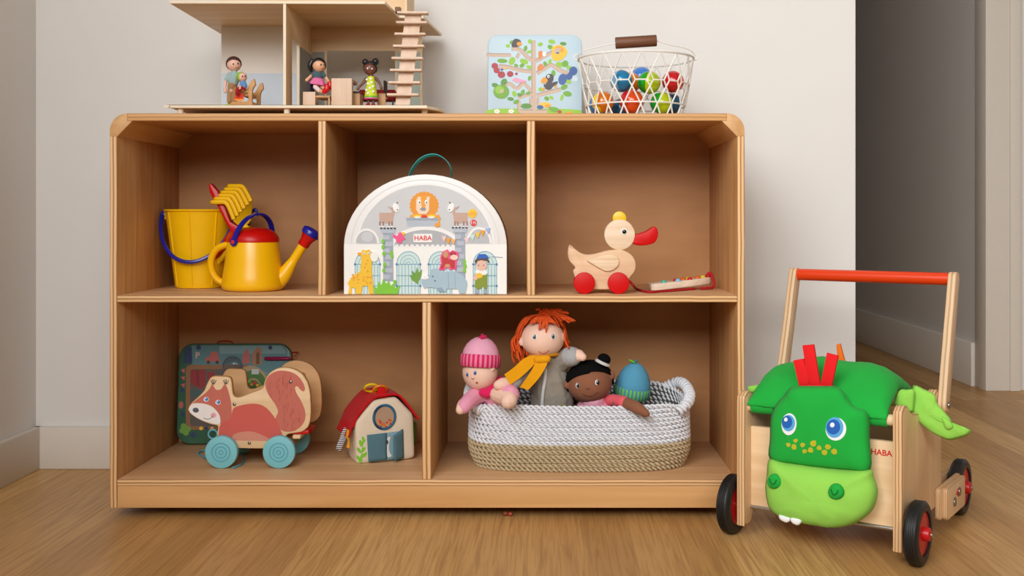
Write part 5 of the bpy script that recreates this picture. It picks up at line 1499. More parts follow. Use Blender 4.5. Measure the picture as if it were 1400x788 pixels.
for x, y in ((.017, .014), (.223, .012), (.488, .03), (.03, .3), (.49, .3), (.25, .3)):
    MB(Mde).lathe([(.0055, 0), (.006, .001), (.006, FZ - .0061)], 18, (x, y, 0)).build('foot', dh)
UF = .2125
plan_([(0, 0), (.4145, 0), (.424, .148), (.474, .152), (.495, .37), (0, .35)], UF, UF + .006, Mdp, 'upper_floor', Mde)
H1 = UF - .0002
# left back wall with the painted lower half
mb = MB(Mwh); mb.box((.03, .25, FZ), (.222, .256, H1)); mb.build('back_wall', dh)
mb = MB(Mbl); mb.box((.031, .2494, FZ + .001), (.2195, .2499, FZ + .094)); mb.build('painted_panel', dh)
# partition with a doorway
mb = MB(Mdz); mb.at(YZ)
mb.prism([(0, FZ), (.055, FZ), (.055, .154), (.125, .154), (.125, FZ), (.2495, FZ), (.2495, H1), (0, H1)], .218, .2238, .0006, mat_side=Mde); mb.build('partition', dh)
mb = MB(Mgr); mb.box((.2239, .1265, FZ), (.2245, .249, .15)); mb.build('painted_panel', dh)
# right back wall: band, left and right panels round a wide opening
MB(Mdp).prism([(.2225, FZ), (.256, FZ), (.256, .16), (.404, .16), (.404, FZ), (.462, FZ), (.462, H1), (.2225, H1)], .25, .256, .0005, mat_side=Mde).build('back_wall', dh)
MB(Mgr).box((.2250, .2494, FZ), (.252, .2499, .157)).build('painted_panel', dh)
MB(paint('dollhouse_green_paint', (168, 182, 172), rough=.6)).box((.4075, .2494, FZ), (.458, .2499, .157)).build('painted_panel', dh)
MB(Mdz).box((.4305, .19, UF + .0062), (.436, .34, UF + .1)).build('upper_wall', dh)
MB(Mdp).box((.02, .25, UF + .0062), (.4304, .256, UF + .1)).build('upper_wall', dh)
# ladder: plank with eight steps
inv = mw(dh).inverted()
l0, l1 = inv @ P(550.5, 147, 2.122), inv @ P(565.5, 18, 2.2)
l0.z = FZ + .001
Mld = wood('ladder_beech', (218, 188, 164), (234, 208, 186), 'Z', scale=14)
lad = MB(Mld)
lad.rings([[l0 + Vector((sx * .014, sy * .003, 0)) for sx, sy in ((-1, -1), (1, -1), (1, 1), (-1, 1))], [l1 + Vector((sx * .0165, sy * .003, 0)) for sx, sy in ((-1, -1), (1, -1), (1, 1), (-1, 1))]])
lo = lad.build('ladder', dh)
for i, y in enumerate((134, 117.5, 100.5, 84, 67, 50, 33.5, 19.5)):
    t = (147 - y) / 129; c = l0.lerp(l1, t)
    MB(Mld).box((c.x - .0305, c.y - .021, c.z - .0022), (c.x + .0305, c.y + .002, c.z + .0022), .0008).build('step', lo)
MB(paint('brown_wood', (122, 84, 50), rough=.6)).box((l1.x - .037, l1.y - .005, l1.z), (l1.x - .026, l1.y + .012, l1.z + .012), .001).build('ladder_hook', lo)

# ------------------------------------------------------------------ little furniture and dolls in the house
FLZ = ZT + FZ
Mfurn = wood('mini_beech', (214, 180, 152), (228, 198, 172), 'Z', scale=14)
Mfurn2 = wood('mini_oak', (190, 142, 96), (206, 160, 112), 'Z', scale=14)
def bx2(name, par, m, x0, y0, x1, y1, d0, d1, bev=.0008):
    """box spanning pixels (x0, y0)-(x1, y1) at distance d0, reaching back to d1; y1 None = down to the floor"""
    a = P(x0, y0, d0); b = P(x1, y1 if y1 else y0, d0)
    mb = MB(m); mb.box((a.x, d0, FLZ + .0002 if y1 is None else b.z), (b.x, d1, a.z), bev); return mb.build(name, par, world=True)
def small(name, px_, d, label, cat, group=None):
    q_ = P(px_, 144, d); return thing(name, (q_.x, q_.y, FLZ), label=label, cat=cat, group=group)
tb = small('doll_table', 467, 2.135, 'miniature beech slab table in the middle of the dollhouse, between two dolls', 'doll table')
bx2('end_panel', tb, Mfurn, 453, 107, 481, None, 2.13, 2.146)
bx2('end_panel', tb, Mfurn, 453, 109, 481, None, 2.21, 2.222)
bx2('tabletop', tb, Mfurn2, 453, 107, 481, 111.5, 2.1461, 2.2099)
ch = small('doll_chair', 431, 2.15, 'miniature wooden chair under the pink skirted doll, left of the table', 'doll chair')
bx2('arm_panel', ch, Mfurn, 414, 125.5, 431, None, 2.14, 2.146)
bx2('arm_panel', ch, Mfurn2, 417, 126.5, 434, None, 2.19, 2.196)
bx2('seat', ch, Mfurn2, 431.3, 130.5, 451, 133.5, 2.14, 2.196)
bx2('leg', ch, Mfurn2, 448.5, 133.7, 451, None, 2.141, 2.146)
bx2('backrest', ch, paint('plum_felt', (62, 52, 66), rough=.9), 419.5, 113, 424, 126, 2.147, 2.189)
c2 = small('doll_chair', 520, 2.15, 'miniature wooden chair with a dark backrest, behind the lime dress doll', 'doll chair')
bx2('arm_panel', c2, Mfurn2, 517, 127.5, 527, None, 2.165, 2.17)
bx2('arm_panel', c2, Mfurn2, 516, 128, 526, None, 2.2, 2.205)
bx2('seat', c2, Mfurn2, 505, 131, 527, 134, 2.1705, 2.1995)
bx2('backrest', c2, paint('dark_brown_felt', (52, 36, 32), rough=.9), 524.3, 110, 527, 131, 2.171, 2.199)
c3 = small('doll_stool', 486, 2.18, 'plain miniature wooden block stool right behind the doll table', 'doll stool')
bx2('block', c3, Mfurn2, 482, 127.5, 492, None, 2.16, 2.2)
bx2('tray', c3, paint('dark_tray', (88, 56, 36), rough=.6), 481.6, 124.6, 491.5, 127.3, 2.164, 2.196)
so = small('doll_sofa', 515, 2.28, 'miniature dark red sofa with thin legs at the back of the dollhouse', 'doll sofa')
Msofa = fabric('sofa_red', (128, 22, 26))
bx2('seat', so, Msofa, 492, 130, 539, 137, 2.26, 2.3, .002)
bx2('backrest', so, Msofa, 491, 122.5, 540, 134, 2.3005, 2.312, .002)
bx2('armrest', so, Msofa, 488, 125, 491.8, 137, 2.26, 2.3, .002)
bx2('armrest', so, Msofa, 539.2, 125, 543, 137, 2.26, 2.3, .002)
for x in (493, 536):
    for d in (2.265, 2.293): bx2('leg', so, paint('dark_leg', (46, 30, 24)), x, 137.2, x + 2, None, d, d + .004, 0)

def ball_at(mb, par, px_, py_, d, rx, rz=None, ry=None, rot=0):
    k = d / F; mb.ball(mw(par).inverted() @ P(px_, py_, d), (rx * k, (ry or rx) * k, (rz or rx) * k), 18, 12, rot=Matrix.Rotation(R(rot), 3, 'Y'))
def hair_cap(par, px_, py_, d, r, m, tilt=(-.35, 0), el_front=28, el_back=-25, name='hair', grow=1.06):
    """cap of hair with a higher hairline at the front"""
    mb = MB(m); k = d / F * r * grow; c = mw(par).inverted() @ P(px_, py_, d); rows = []
    rot_ = Matrix.Rotation(tilt[1], 3, 'Y')
    for i in range(11):
        row = []
        for j in range(32):
            th = 2 * PI * j / 32; f_ = max(0, -math.sin(th)) ** .6
            e0 = R(el_back) * (1 - f_) + R(el_front) * f_; el = e0 + (PI / 2 - e0) * i / 10
            row.append(c + rot_ @ Vector((math.cos(el) * math.cos(th), math.cos(el) * math.sin(th), math.sin(el))) * k)
        rows.append(row)
    mb.rings(rows, cap0=False, cap1=False); return mb.build(name, par, angle=180, solid=.0012)
def face(par, h, spots, iris, mouth):
    for x, y in spots:
        mb = MB(iris); h.spot(mb, x, y, 1.0, 1.3, .0003, .0004); mb.build('eye', par)
    if mouth: mb = MB(Mmouth); h.stroke(mb, mouth, .3, .0002); mb.build('mouth', par)
Mvs = paint('vinyl_skin', (236, 186, 164), rough=.45); Mvs2 = paint('vinyl_skin_brown', (112, 66, 52), rough=.4); Mvs3 = paint('vinyl_skin_warm', (232, 178, 140), rough=.45)
Mpup = paint('doll_pupil', (24, 22, 26))
VX_ = .0011
# boy in a grey blue shirt
d = 2.15
dl = small('standing_doll', 318, d, 'little boy doll with brown hair and pale blue shirt, hugging a baby doll', 'doll')
h = Head(dl, 320, 88.5, d, 9.6, 9.4)
mb = MB(Mvs); h.ball(mb); limb(mb, dl, [(320, 97, d, 3), (321, 103, d, 4.5), (319, 114, d, 5), (316, 124, d, 4)], 10)
limb(mb, dl, [(312, 104, d, 2.6), (308.5, 112, d - .004, 2.2), (307.5, 120, d - .006, 2), (308, 125.5, d - .008, 2.3)])
limb(mb, dl, [(326, 104, d - .004, 2.6), (330, 111, d - .014, 2.1), (329, 118, d - .02, 2.4)])
for x0, x1 in ((316, 313.5), (320, 322)): limb(mb, dl, [(x0, 114, d, 3), (x1, 128, d, 2.4), (x1 - .5, 140, d, 2.2)])
mb.build('body', dl, remesh=VX_, smooth=2)
mb = MB(fabric('pale_blue_shirt', (160, 184, 182), wr=.0002)); limb(mb, dl, [(320.5, 99.5, d, 4.3), (320.5, 105, d, 6.8), (319, 113, d, 7)]); limb(mb, dl, [(314, 102, d, 3.6), (309.8, 109, d - .003, 3.1)]); limb(mb, dl, [(325, 103, d - .003, 3.6), (329, 109, d - .01, 3.1)]); mb.build('shirt', dl, remesh=VX_, smooth=2)
mb = MB(fabric('tan_trousers', (172, 130, 88), wr=.0002)); limb(mb, dl, [(319, 114, d, 6.6), (317, 118, d, 6.2)]); limb(mb, dl, [(315.5, 118, d, 4), (314, 128, d, 3.6), (313.5, 139, d, 3.4)]); limb(mb, dl, [(320, 118, d, 4), (321.5, 128, d, 3.6), (321.5, 139, d, 3.4)]); mb.build('trousers', dl, remesh=VX_, smooth=2)
fz_ = 297 - (FLZ - CH) * F / d
for x in (312.5, 321): mb = MB(paint('lime_shoe', (190, 214, 40), rough=.5)); mb.ball(mw(dl).inverted() @ Vector((P(x, 0, d).x, d - .003, FLZ + .0032)), (.0055, .008, .0032), 14, 8); mb.build('shoe', dl)
hair_cap(dl, 319.6, 87.6, d, 9.6, paint('brown_hair', (70, 40, 36), rough=.5), tilt=(0, R(-14)), el_front=30, el_back=-28)
face(dl, h, ((319, 87.5), (325.3, 87)), Mpup, [(322, 92), (323.5, 92.6), (325, 91.8)])
# baby
d = 2.125
dl = small('baby_figure', 331, d, 'tiny baby doll in a green hood and blue top, held before the boy doll', 'doll')
h = Head(dl, 331.5, 105.5, d, 6.3, 6.3)
mb = MB(Mvs); h.ball(mb); limb(mb, dl, [(332, 111, d, 2.4), (333, 117, d, 3.2), (332, 122, d, 2.8)]); limb(mb, dl, [(330, 113, d - .003, 1.6), (328.5, 118, d - .007, 1.5), (328, 121, d - .008, 1.8)]); mb.build('body', dl, remesh=VX_, smooth=2)
mb = MB(fabric('blue_top', (104, 146, 196), wr=.0002)); limb(mb, dl, [(332.5, 112, d, 3.6), (334, 118, d, 4.4)]); limb(mb, dl, [(330.5, 112.5, d - .002, 2.2), (329, 117, d - .006, 2.1)]); mb.build('top', dl, remesh=VX_, smooth=2)
mb = MB(fabric('red_trousers', (170, 30, 34), wr=.0002)); limb(mb, dl, [(333, 119.5, d, 4.2), (326, 122, d - .004, 3.2), (324, 128, d - .004, 2.8)]); mb.build('trousers', dl, remesh=VX_, smooth=2)
mb = MB(paint('green_hood', (134, 192, 36), rough=.6)); ball_at(mb, dl, 329.8, 105.2, d + .002, 6.7, 7.0); mb.build('hood', dl)
face(dl, Head(dl, 331.5, 105.5, d, 6.3, 6.3), ((331.5, 104.5), (335, 104.3)), Mpup, None)
# rocking horse
d = 2.135
rh = small('rocking_horse', 340, d, 'miniature wooden rocking horse with an orange saddle, right of the boy doll', 'rocking horse')
Mrh = wood('horse_wood', (196, 142, 84), (212, 160, 102), 'X', scale=20)
o_h = [(327, 122), (338, 120), (345, 107), (348, 106), (350, 114), (347, 118), (345.5, 122), (345, 136), (346.5, 142.5), (318, 143), (314, 141), (318, 137), (338, 137), (340.5, 134), (339.5, 124.5), (328, 125)]
q_ = tr(rh, o_h, 0); zmin = min(z for x, z in q_); q_ = [(x, z - zmin + .0005) for x, z in q_]
for i in (0, 1): MB(Mrh).prism(q_, .0 + i * .06 - .004, .008 + i * .06 - .004, .0008).build('side_plate', rh)
zs = tr(rh, [(330, 124.5), (340, 124.5)], 0)
MB(Mrh).box((zs[0][0], .0042, zs[0][1] - .006 - zmin), (zs[1][0], .0558, zs[0][1] - zmin), .0005).build('seat', rh)
zb_ = tr(rh, [(340, 136.5), (345, 141)], 0)
MB(Mrh).box((zb_[0][0], .0042, .0008), (zb_[1][0], .0558, zb_[0][1] - zmin), .0005).build('cross_bar', rh)
MB(paint('orange_felt', (226, 62, 26), rough=.8)).prism([(x, z - zmin) for x, z in tr(rh, [(324, 125), (333, 125), (334.5, 134), (331, 136.3), (324, 136), (321.5, 134)], 0)], -.0052, -.0042, .0003).build('saddle', rh)
MB(paint('saddle_stripe', (244, 150, 60), rough=.8)).prism([(x, z - zmin) for x, z in tr(rh, [(321.9, 133), (334.3, 133), (334.5, 134), (331, 136.3), (324, 136), (321.5, 134)], 0)], -.0055, -.005).build('saddle_hem', rh)
# girl with a pink skirt, sitting
d = 2.165
dl = small('seated_doll', 434, d, 'little doll with a black ponytail and pink skirt sitting on a wooden chair', 'doll')
h = Head(dl, 436.2, 89.8, d, 8.9, 9.2)
mb = MB(Mvs3); h.ball(mb); limb(mb, dl, [(435.5, 97, d, 2.8), (435, 103, d, 4.4), (434, 113, d, 5)])
limb(mb, dl, [(429, 100.5, d - .003, 2.4), (422.5, 106.5, d - .008, 2.1), (419.5, 109.5, d - .01, 2.7)]); limb(mb, dl, [(442, 101.5, d + .004, 2.4), (447, 108, d + .004, 2), (450, 113, d, 2.4)])
limb(mb, dl, [(431, 117, d - .012, 3), (437, 124, d - .022, 2.8), (443, 126, d - .03, 2.7)]); limb(mb, dl, [(438, 117, d, 3), (443, 121, d - .014, 2.7), (448, 122, d - .02, 2.6)])
mb.build('body', dl, remesh=VX_, smooth=2)
mb = MB(fabric('slate_top', (78, 100, 104), wr=.0002)); limb(mb, dl, [(435.5, 98.5, d, 4.4), (435, 103, d, 6), (434.5, 108, d, 6.4)]); limb(mb, dl, [(430.5, 99.5, d - .002, 3), (427, 103, d - .005, 2.8)]); limb(mb, dl, [(441, 100.5, d + .003, 3), (443.5, 104, d + .003, 2.7)]); mb.build('top', dl, remesh=VX_, smooth=2)
k = d / F
mb = MB(paint('pink_skirt', (236, 116, 168), rough=.7, var=.25, scale=260)); mb.at(Matrix.Translation(mw(dl).inverted() @ P(434.5, 112, d - .004)) @ Matrix.Rotation(R(8), 4, 'Y'))
mb.rings([[(r_ * (1 + w_ * math.sin(7 * a)) * math.cos(a) * k, r_ * (1 + w_ * math.sin(7 * a)) * math.sin(a) * k * .9, z * k) for a in [2 * PI * j / 56 for j in range(56)]] for r_, z, w_ in ((6.2, 5, 0), (8, 2.5, .02), (10.5, -1, .05), (12.2, -4.5, .08), (11.6, -4.8, .08), (6, -2, .02))]); mb.build('skirt', dl, angle=180)
for pts in ([(431, 119, d - .014, 3.3), (436.5, 124, d - .022, 3.1)],): mb = MB(paint('white_tights', (236, 216, 216), rough=.7)); limb(mb, dl, pts); mb.build('tights', dl)
for dx, dy in ((0, 0), (4.5, -4)):
    mb = MB(paint('red_boot', (214, 22, 34), rough=.35)); limb(mb, dl, [(443.2 + dx, 125.5 + dy, d - .032 + dx * .003, 3.4), (446.5 + dx, 122 + dy, d - .033 + dx * .003, 4.2), (446.8 + dx, 117.5 + dy, d - .034 + dx * .003, 3.2)]); mb.build('boot', dl, remesh=VX_, smooth=1)
Mbh = paint('black_vinyl_hair', (22, 22, 26), rough=.35)
hair_cap(dl, 435.8, 89, d, 9.2, Mbh, tilt=(0, R(-12)), el_front=34, el_back=-45)
mb = MB(Mbh); limb(mb, dl, [(427, 83, d + .004, 3), (424, 89, d + .004, 3.8), (424.5, 95, d + .004, 2.8), (427, 98.5, d + .004, 1.2)]); mb.build('ponytail', dl)
face(dl, h, ((438.8, 88.6), (443, 88.8)), Mpup, [(439, 93.5), (440.5, 94.1), (442, 93.3)])
# girl in a lime dress
d = 2.14
dl = small('standing_doll', 507, d, 'little brown skinned doll with two hair buns and a lime spotted dress', 'doll')
h = Head(dl, 506, 94, d, 8.9, 8.9)
mb = MB(Mvs2); h.ball(mb); limb(mb, dl, [(507, 101, d, 2.7), (507.3, 106, d, 4.2), (507, 118, d, 5)])
limb(mb, dl, [(500.5, 108, d, 2.4), (496, 114, d - .003, 2.1), (491, 119, d - .006, 1.9), (489.5, 121.5, d - .006, 2.4)]); limb(mb, dl, [(513.5, 107, d, 2.4), (518, 112, d, 2.1), (520.5, 117.5, d, 1.9), (521.5, 120.5, d, 2.4)])
for x in (503.8, 510.3): limb(mb, dl, [(x, 128, d, 2.4), (x, 139, d, 2.1), (x, 144, d, 2.2)])
mb.build('body', dl, remesh=VX_, smooth=2)
k = d / F
mb = MB(paint('lime_dress', (206, 220, 30), rough=.6, var=.04)); mb.at(Matrix.Translation(mw(dl).inverted() @ P(507.2, 120, d)))
mb.lathe([(3.2 * k, 15.5 * k), (4.6 * k, 15 * k), (5.4 * k, 10 * k), (6.4 * k, 4 * k), (7.8 * k, -5 * k), (8.9 * k, -12.5 * k), (9.2 * k, -12.6 * k)], 32, cap1=False)
mb.use(paint('green_hem', (112, 184, 40))); mb.lathe([(8.95 * k, -11.6 * k), (9.45 * k, -14.3 * k)], 32, cap0=False, cap1=False)
mb.use(paint('pink_hem', (236, 80, 160))); mb.lathe([(9.45 * k, -14.3 * k), (9.5 * k, -15.8 * k), (7 * k, -15.8 * k)], 32, cap0=False)
mb.use(paint('dot_white', (244, 244, 238)))
for x, y in ((501.5, 109), (507.5, 108.5), (504, 115), (511, 119), (502, 124), (507, 121.5), (511.5, 126), (504.5, 128.5), (509, 113.5)):
    rr_ = 5.2 + (y - 106) * .19; u_ = max(-.9, min(.9, (x - 507.2) / rr_)); a = math.asin(u_)
    c = Vector((math.sin(a) * rr_, -math.cos(a) * rr_, 120 - y)) * k
    mb.ball(c, (1.7 * k, .6 * k, 1.7 * k), 10, 6)
mb.build('dress', dl)
for x in (503.3, 510.8): mb = MB(paint('red_shoe', (168, 26, 26), rough=.4)); mb.ball(mw(dl).inverted() @ Vector((P(x, 0, d).x, d - .003, FLZ + .003)), (.0045, .007, .003), 14, 8); mb.build('shoe', dl)
hair_cap(dl, 506.3, 93.2, d, 8.9, Mbh, tilt=(0, R(8)), el_front=36, el_back=-30)
for x, y, r_ in ((499.6, 85, 4.5), (513.4, 84.4, 4.9)):
    mb = MB(Mbh); ball_at(mb, dl, x, y, d, r_); mb.build('hair_bun', dl)
    mb = MB(paint('pink_band', (236, 90, 170), rough=.5)); c = mw(dl).inverted() @ P(x + (506 - x) * .3, y + 2.6, d); rot_ = Matrix.Rotation(R(-38 if x < 506 else 38), 3, 'Y')
    mb.tube([c + rot_ @ Vector((r_ * .82 * k * math.cos(2 * PI * j / 20), r_ * .82 * k * math.sin(2 * PI * j / 20), 0)) for j in range(20)], .9 * k, 6, closed=True); mb.build('hair_tie', dl)
face(dl, h, ((502.5, 93.5), (508.5, 94)), paint('doll_eye_white', (240, 240, 238)), [(503.5, 98), (505.5, 98.7), (507.5, 98)])

# ------------------------------------------------------------------ orchard maze board
TD = 2.33
tb_ = P(731.5, 297 - (ZT - CH) * F / TD, TD)
tm = thing('tree_maze_board', (tb_.x, TD, ZT), label='pale blue wooden maze board painted with a fruit tree and birds', cat='toy board', rot=(R(-4), 0, 0))
T2 = lambda pts, L=0: tr(tm, pts, L)
w = T2([(666.5, 150), (796, 150), (731, 47.5)], 0)
Msky = paint('maze_sky', (192, 216, 228), rough=.45, var=.02)
MB(Msky).prism(rrect(w[0][0], 0, w[1][0], w[2][1], .022, 7), 0, .016, .003).build('board', tm)
at = Art(tm, 0); fl, ln = at.fl, at.ln
def q7(x, y): return (660 + x / 6.564, 40 + y / 6.564)
def fq(m, pts, l): fl(m, [q7(x, y) for x, y in pts], l)
def eq(m, x, y, rx, ry, l, rot=0): fl(m, [q7(a, b) for a, b in circ(x, y, rx, 16, ry, rot)], l)
def lq(m, pts, w_, l): ln(m, [q7(x, y) for x, y in crom(pts, 4, False)], w_ / 6.564, l)
br, brd = C('groove_wood', (206, 180, 160)), C('groove_shade', (176, 146, 126))  # the second, darker tone paints shade along the grooves
leaf1, leaf2, leaf3 = C('leaf_a', (150, 200, 56)), C('leaf_b', (116, 172, 52)), C('leaf_c', (92, 150, 62))
fq(leaf1, [(26, 730), (120, 712), (300, 712), (420, 722), (600, 712), (760, 716), (888, 726), (888, 880), (26, 880)], 1)
for pts, w_ in (([(460, 105), (460, 430), (466, 760)], 34), ([(40, 232), (150, 236), (255, 236)], 26), ([(262, 180), (340, 190), (400, 250), (450, 285)], 30), ([(150, 335), (240, 345), (340, 372), (440, 384)], 30), ([(180, 555), (235, 490), (310, 535), (370, 490), (440, 560)], 26), ([(320, 620), (400, 595), (450, 585)], 26), ([(480, 290), (570, 240), (650, 200), (690, 190)], 28), ([(490, 400), (560, 355), (620, 325), (690, 370), (740, 390)], 30), ([(490, 600), (560, 580), (700, 545)], 30), ([(330, 650), (330, 740)], 26), ([(436, 620), (436, 720)], 24), ([(500, 620), (500, 690)], 20), ([(330, 742), (470, 748), (580, 742)], 34), ([(310, 262), (330, 220)], 22)):
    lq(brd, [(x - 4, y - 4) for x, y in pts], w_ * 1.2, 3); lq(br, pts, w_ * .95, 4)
for x, y, rx, ry, rot, m in ((225, 150, 20, 16, .3, leaf1), (262, 118, 22, 18, -.4, leaf2), (425, 110, 22, 20, .6, leaf1), (384, 172, 17, 26, .2, leaf2), (418, 203, 26, 14, -.3, leaf1), (516, 136, 24, 18, -.3, leaf1), (620, 112, 32, 20, .2, leaf1), (605, 160, 24, 20, .4, leaf2), (722, 130, 30, 16, .1, leaf3), (175, 284, 46, 20, .05, leaf2), (262, 285, 28, 38, .5, leaf1), (300, 325, 20, 14, .4, leaf2), (370, 290, 40, 24, .3, leaf1), (352, 326, 24, 18, -.5, leaf2), (415, 340, 28, 16, .3, leaf1), (190, 475, 26, 34, .6, leaf3), (110, 503, 30, 20, .2, leaf3), (420, 440, 14, 24, .2, leaf2), (560, 310, 18, 22, -.3, leaf2), (603, 290, 15, 24, .2, leaf1), (690, 318, 36, 24, .3, leaf1), (740, 310, 30, 30, 0, leaf2), (780, 350, 30, 20, .5, leaf1), (634, 395, 20, 28, 0, leaf2), (770, 470, 26, 20, .4, leaf1), (730, 520, 34, 22, -.5, leaf2), (760, 580, 40, 24, .2, leaf2), (710, 614, 14, 30, .2, leaf1), (574, 622, 24, 18, .5, leaf2), (616, 614, 24, 14, .7, leaf1), (284, 580, 20, 28, -.4, leaf1), (330, 590, 22, 16, .5, leaf3), (360, 565, 18, 24, .3, leaf2), (408, 574, 22, 14, -.4, leaf2), (250, 626, 30, 16, .15, leaf3), (300, 652, 28, 18, -.5, leaf2), (520, 540, 22, 18, 0, leaf1), (390, 690, 50, 24, 0, leaf3), (640, 720, 50, 22, .2, leaf2)):
    eq(m, x, y, rx, ry, 5, rot)
for x, y, r_ in ((108, 330, 30), (125, 370, 28), (168, 408, 34), (246, 402, 29), (302, 400, 13)): eq(C('cherry', (176, 54, 68)), x, y, r_, r_ * .9, 6)
eq(leaf2, 166, 562, 72, 64, 6); eq(leaf1, 150, 545, 40, 36, 7); eq(br, 172, 556, 18, 16, 8)
eq(br, 176, 344, 34, 16, 7); eq(yel, 200, 352, 16, 7, 8); eq(blu, 172, 362, 14, 8, 8)
fq(yel, crom([(620, 170), (660, 145), (720, 150), (760, 200), (740, 245), (700, 280), (640, 280), (615, 245), (625, 210)], 3), 6); eq(amber, 690, 180, 40, 24, 7, .3); eq(br, 672, 190, 34, 20, 8, -.4); eq(blu, 672, 214, 16, 7, 9)
for x, y, rx, ry in ((716, 450, 38, 50), (775, 420, 30, 36), (812, 375, 36, 40)): eq(C('plum', (62, 98, 164)), x, y, rx, ry, 6, .2)
eq(br, 748, 388, 24, 18, 7)
eq(C('mist', (214, 226, 236)), 830, 445, 26, 26, 5)
fq(C('bird_black', (72, 68, 74)), crom([(560, 450), (575, 410), (610, 402), (635, 420), (632, 460), (620, 480), (672, 468), (660, 500), (630, 515), (610, 540), (570, 540), (545, 500), (570, 490)], 3), 7)
fq(amber, crom([(520, 470), (545, 432), (575, 445), (582, 470), (550, 488)], 3), 8); eq(wht, 590, 425, 12, 14, 9); eq(dk, 592, 428, 5, 6, 10)
eq(amber, 545, 540, 14, 14, 8); eq(amber, 655, 515, 12, 12, 8)
fq(C('bird_black', (72, 68, 74)), crom([(258, 150), (280, 92), (320, 90), (345, 115), (330, 150), (290, 160)], 3), 7); eq(amber, 328, 132, 24, 18, 8)
fq(C('fox', (228, 136, 66)), crom([(500, 205), (530, 195), (535, 225), (520, 265), (504, 262)], 3), 7); eq(wht, 552, 225, 18, 20, 6)
fq(C('fox', (228, 136, 66)), crom([(490, 340), (520, 310), (545, 330), (540, 360), (495, 368)], 3), 7)
fq(C('pink_bird', (238, 166, 196)), crom([(262, 455), (300, 435), (340, 450), (395, 465), (360, 478), (310, 480), (285, 470)], 3), 7)
eq(yel, 560, 680, 54, 24, 6); eq(C('plum', (62, 98, 164)), 515, 700, 30, 18, 6); eq(amber, 585, 690, 26, 14, 7)
for x in (128, 255): 
    for a in range(5): eq(wht, x + 16 * math.cos(a * 1.257), 738 + 12 * math.sin(a * 1.257), 11, 9, 6)
    eq(yel, x, 738, 6, 6, 7)
eq(maroon, 690, 742, 18, 14, 6); eq(amber, 772, 748, 30, 8, 6)
at.build('printed_face', tm)

# ------------------------------------------------------------------ wire basket of balls
WB = Vector(((869 - VX) / F * 2.262, 2.262, ZT))
wb = thing('wire_basket', WB, label='white wire basket with a dark wooden grip, full of coloured balls, on the shelf top', cat='basket')
Mwire = paint('white_wire', (236, 234, 228), rough=.4)
zr = .127
def rad_at(z): return .098 + (.119 - .098) * (z / zr)
def wpt(a, z): r_ = rad_at(z); return Vector((r_ * math.cos(a), r_ * math.sin(a), z))
mb = MB(Mwire); W_ = .00165
def hoop(z, w_=W_, n=96): mb.tube([wpt(2 * PI * j / n, z) for j in range(n)], w_, 6, closed=True)
hoop(zr, .0024); hoop(.029, W_); hoop(.002, .002)
NW = 19; zm = .072; st_ = 2 * PI / NW
def wire(pts):
    mb.tube([wpt(a, z) for a, z in pts], W_, 6)
def seg(p, q, n=4): return [(p[0] + (q[0] - p[0]) * i / n, p[1] + (q[1] - p[1]) * i / n) for i in range(n + 1)]
for i in range(NW):
    a = i * st_ + .1
    for s_ in (-1, 1):
        wire(seg((a, zr), (a + s_ * .68 * st_, zm)) + seg((a + s_ * .68 * st_, zm), (a + s_ * .06 * st_, .029))[1:] + seg((a + s_ * .06 * st_, .029), (a - s_ * .3 * st_, .002))[1:])
    wire(seg((a - .32 * st_, zm), (a + .32 * st_, zm), 2))
for i in range(-3, 4):
    x = i * .025; L_ = math.sqrt(max(0, .098 ** 2 - x * x)); mb.tube([(x, -L_, .002), (x, L_, .002)], W_, 6)
mb.build('wire_frame', wb)
inv = mw(wb).inverted()
for sx in (-1, 1):
    e0 = Vector((sx * .119, -.002, zr))
    MB(Mwire).tube([e0 + Vector((sx * .004 + .0055 * math.cos(a), 0, .004 + .0055 * math.sin(a))) for a in [2 * PI * j / 18 for j in range(18)]], .0016, 6, closed=True).build('handle_eye', wb)
g0, g1 = inv @ P(841.5, 59, 2.23), inv @ P(897.5, 55.5, 2.23)
ha = crom([(-.122, -.002, zr + .004), (-.112, -.012, zr + .014), (-.08, -.024, zr + .022), tuple(g0)], 5, False)
hb = crom([tuple(g1), (.07, -.026, zr + .026), (.105, -.014, zr + .02), (.1215, -.004, zr + .01), (.123, -.002, zr + .004)], 5, False)
MB(Mwire).tube(ha + hb, .0013, 8).build('handle_wire', wb)
MB(wood('dark_grip', (92, 56, 38), (122, 78, 54), 'X', scale=20)).cyl(g0, g1, .0118, n=24, bev=.0008).build('wooden_grip', wb)
cols = dict(sky=(126, 178, 220), teal=(20, 122, 168), blue=(64, 128, 208), green=(14, 160, 34), lime=(186, 206, 10), red=(204, 18, 30), vermilion=(232, 78, 22), yellow=(244, 204, 12), orange=(228, 122, 8), deep=(14, 84, 120))
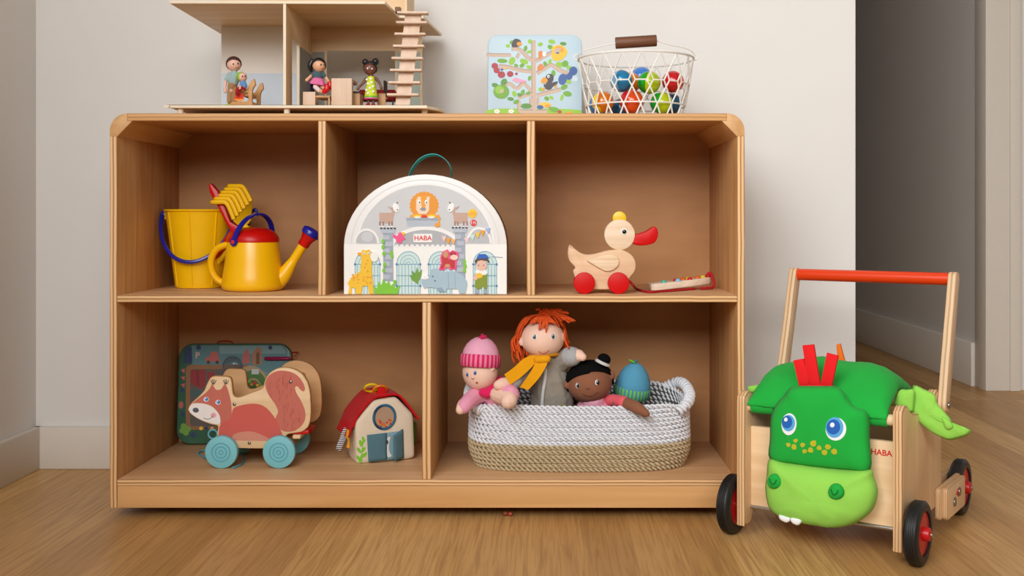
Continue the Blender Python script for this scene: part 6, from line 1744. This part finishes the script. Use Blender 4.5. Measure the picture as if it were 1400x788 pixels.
def ballt(px_, py_, d, r_, ca, cb, ax_, label, zfix=None):
    c = P(px_, py_, d)
    o = thing('wooden_ball', c, label=label, cat='ball', group='coloured balls in the wire basket')
    q_ = Vector((0, 0, 1)).rotation_difference(Vector(ax_).normalized()).to_matrix().to_4x4()
    for nm, s_, cc, rr in (('half', 1, ca, r_), ('half', -1, cb, r_ * .965)):
        mb = MB(paint('ball_' + cc, cols[cc], rough=.15, var=.02, coat=.3)); mb.at(q_)
        pr = [(rr * math.cos(a), s_ * (rr * math.sin(a) + .0006)) for a in [PI / 2 * i / 12 for i in range(12)]] + [(.0002, s_ * (rr + .0006))]
        pr = [(rr * .93, s_ * .0002)] + pr
        mb.lathe(pr, 36); mb.build(nm, o)
BR = .0225
ballt(849, 111, 2.2, BR, 'teal', 'sky', (.85, -.45, .1), 'teal and sky blue ball, upper left in the wire basket')
ballt(887, 113, 2.2, BR * 1.03, 'lime', 'green', (.9, -.4, -.15), 'green and lime ball on top in the middle of the wire basket')
ballt(920.5, 112, 2.225, BR * 1.0, 'red', 'vermilion', (-.9, -.4, .1), 'red ball with an orange side, upper right in the wire basket')
ballt(877, 107, 2.29, BR * 1.05, 'blue', 'sky', (0, -1, .3), 'light blue ball at the back top of the wire basket')
ballt(862, 113, 2.262, BR * .95, 'orange', 'vermilion', (.3, -1, 0), 'orange ball half hidden between the teal and the green ball')
ballt(824, 140, 2.225, BR, 'orange', 'yellow', (.85, -.5, .2), 'yellow and orange ball at the lower left of the wire basket')
ballt(863, 139, 2.195, BR * 1.08, 'vermilion', 'red', (.85, -.55, -.1), 'red and orange ball at the bottom middle of the wire basket')
ballt(904, 141, 2.205, BR, 'lime', 'green', (.92, -.35, -.1), 'green ball with lime side at the bottom right of the wire basket')
ballt(917, 142, 2.262, BR, 'deep', 'teal', (.3, -1, 0), 'dark teal ball at the lower right edge of the wire basket')
ballt(820, 144, 2.29, BR, 'blue', 'sky', (-.2, -1, .2), 'blue ball behind the yellow and orange one, far left in the wire basket')
ballt(850, 149, 2.27, BR, 'deep', 'blue', (0, -1, 0), 'dark teal ball low down behind the red and orange ball')

# ------------------------------------------------------------------ scrap under the shelf
sc_ = thing('wooden_bead', on(694, 703, .004), label='tiny reddish brown bit peeking out under the front of the shelf', cat='bead')
mb = MB(paint('brown_bead', (132, 62, 34), rough=.5)); mb.ball((-.004, 0, .0005), (.006, .004, .0042), 12, 8); mb.build('bead', sc_)
mb = MB(paint('red_brown_bead', (156, 60, 30), rough=.5)); mb.cyl((.002, -.001, .0005), (.009, -.002, 0), .0042, n=12, bev=.0008); mb.build('tip', sc_)
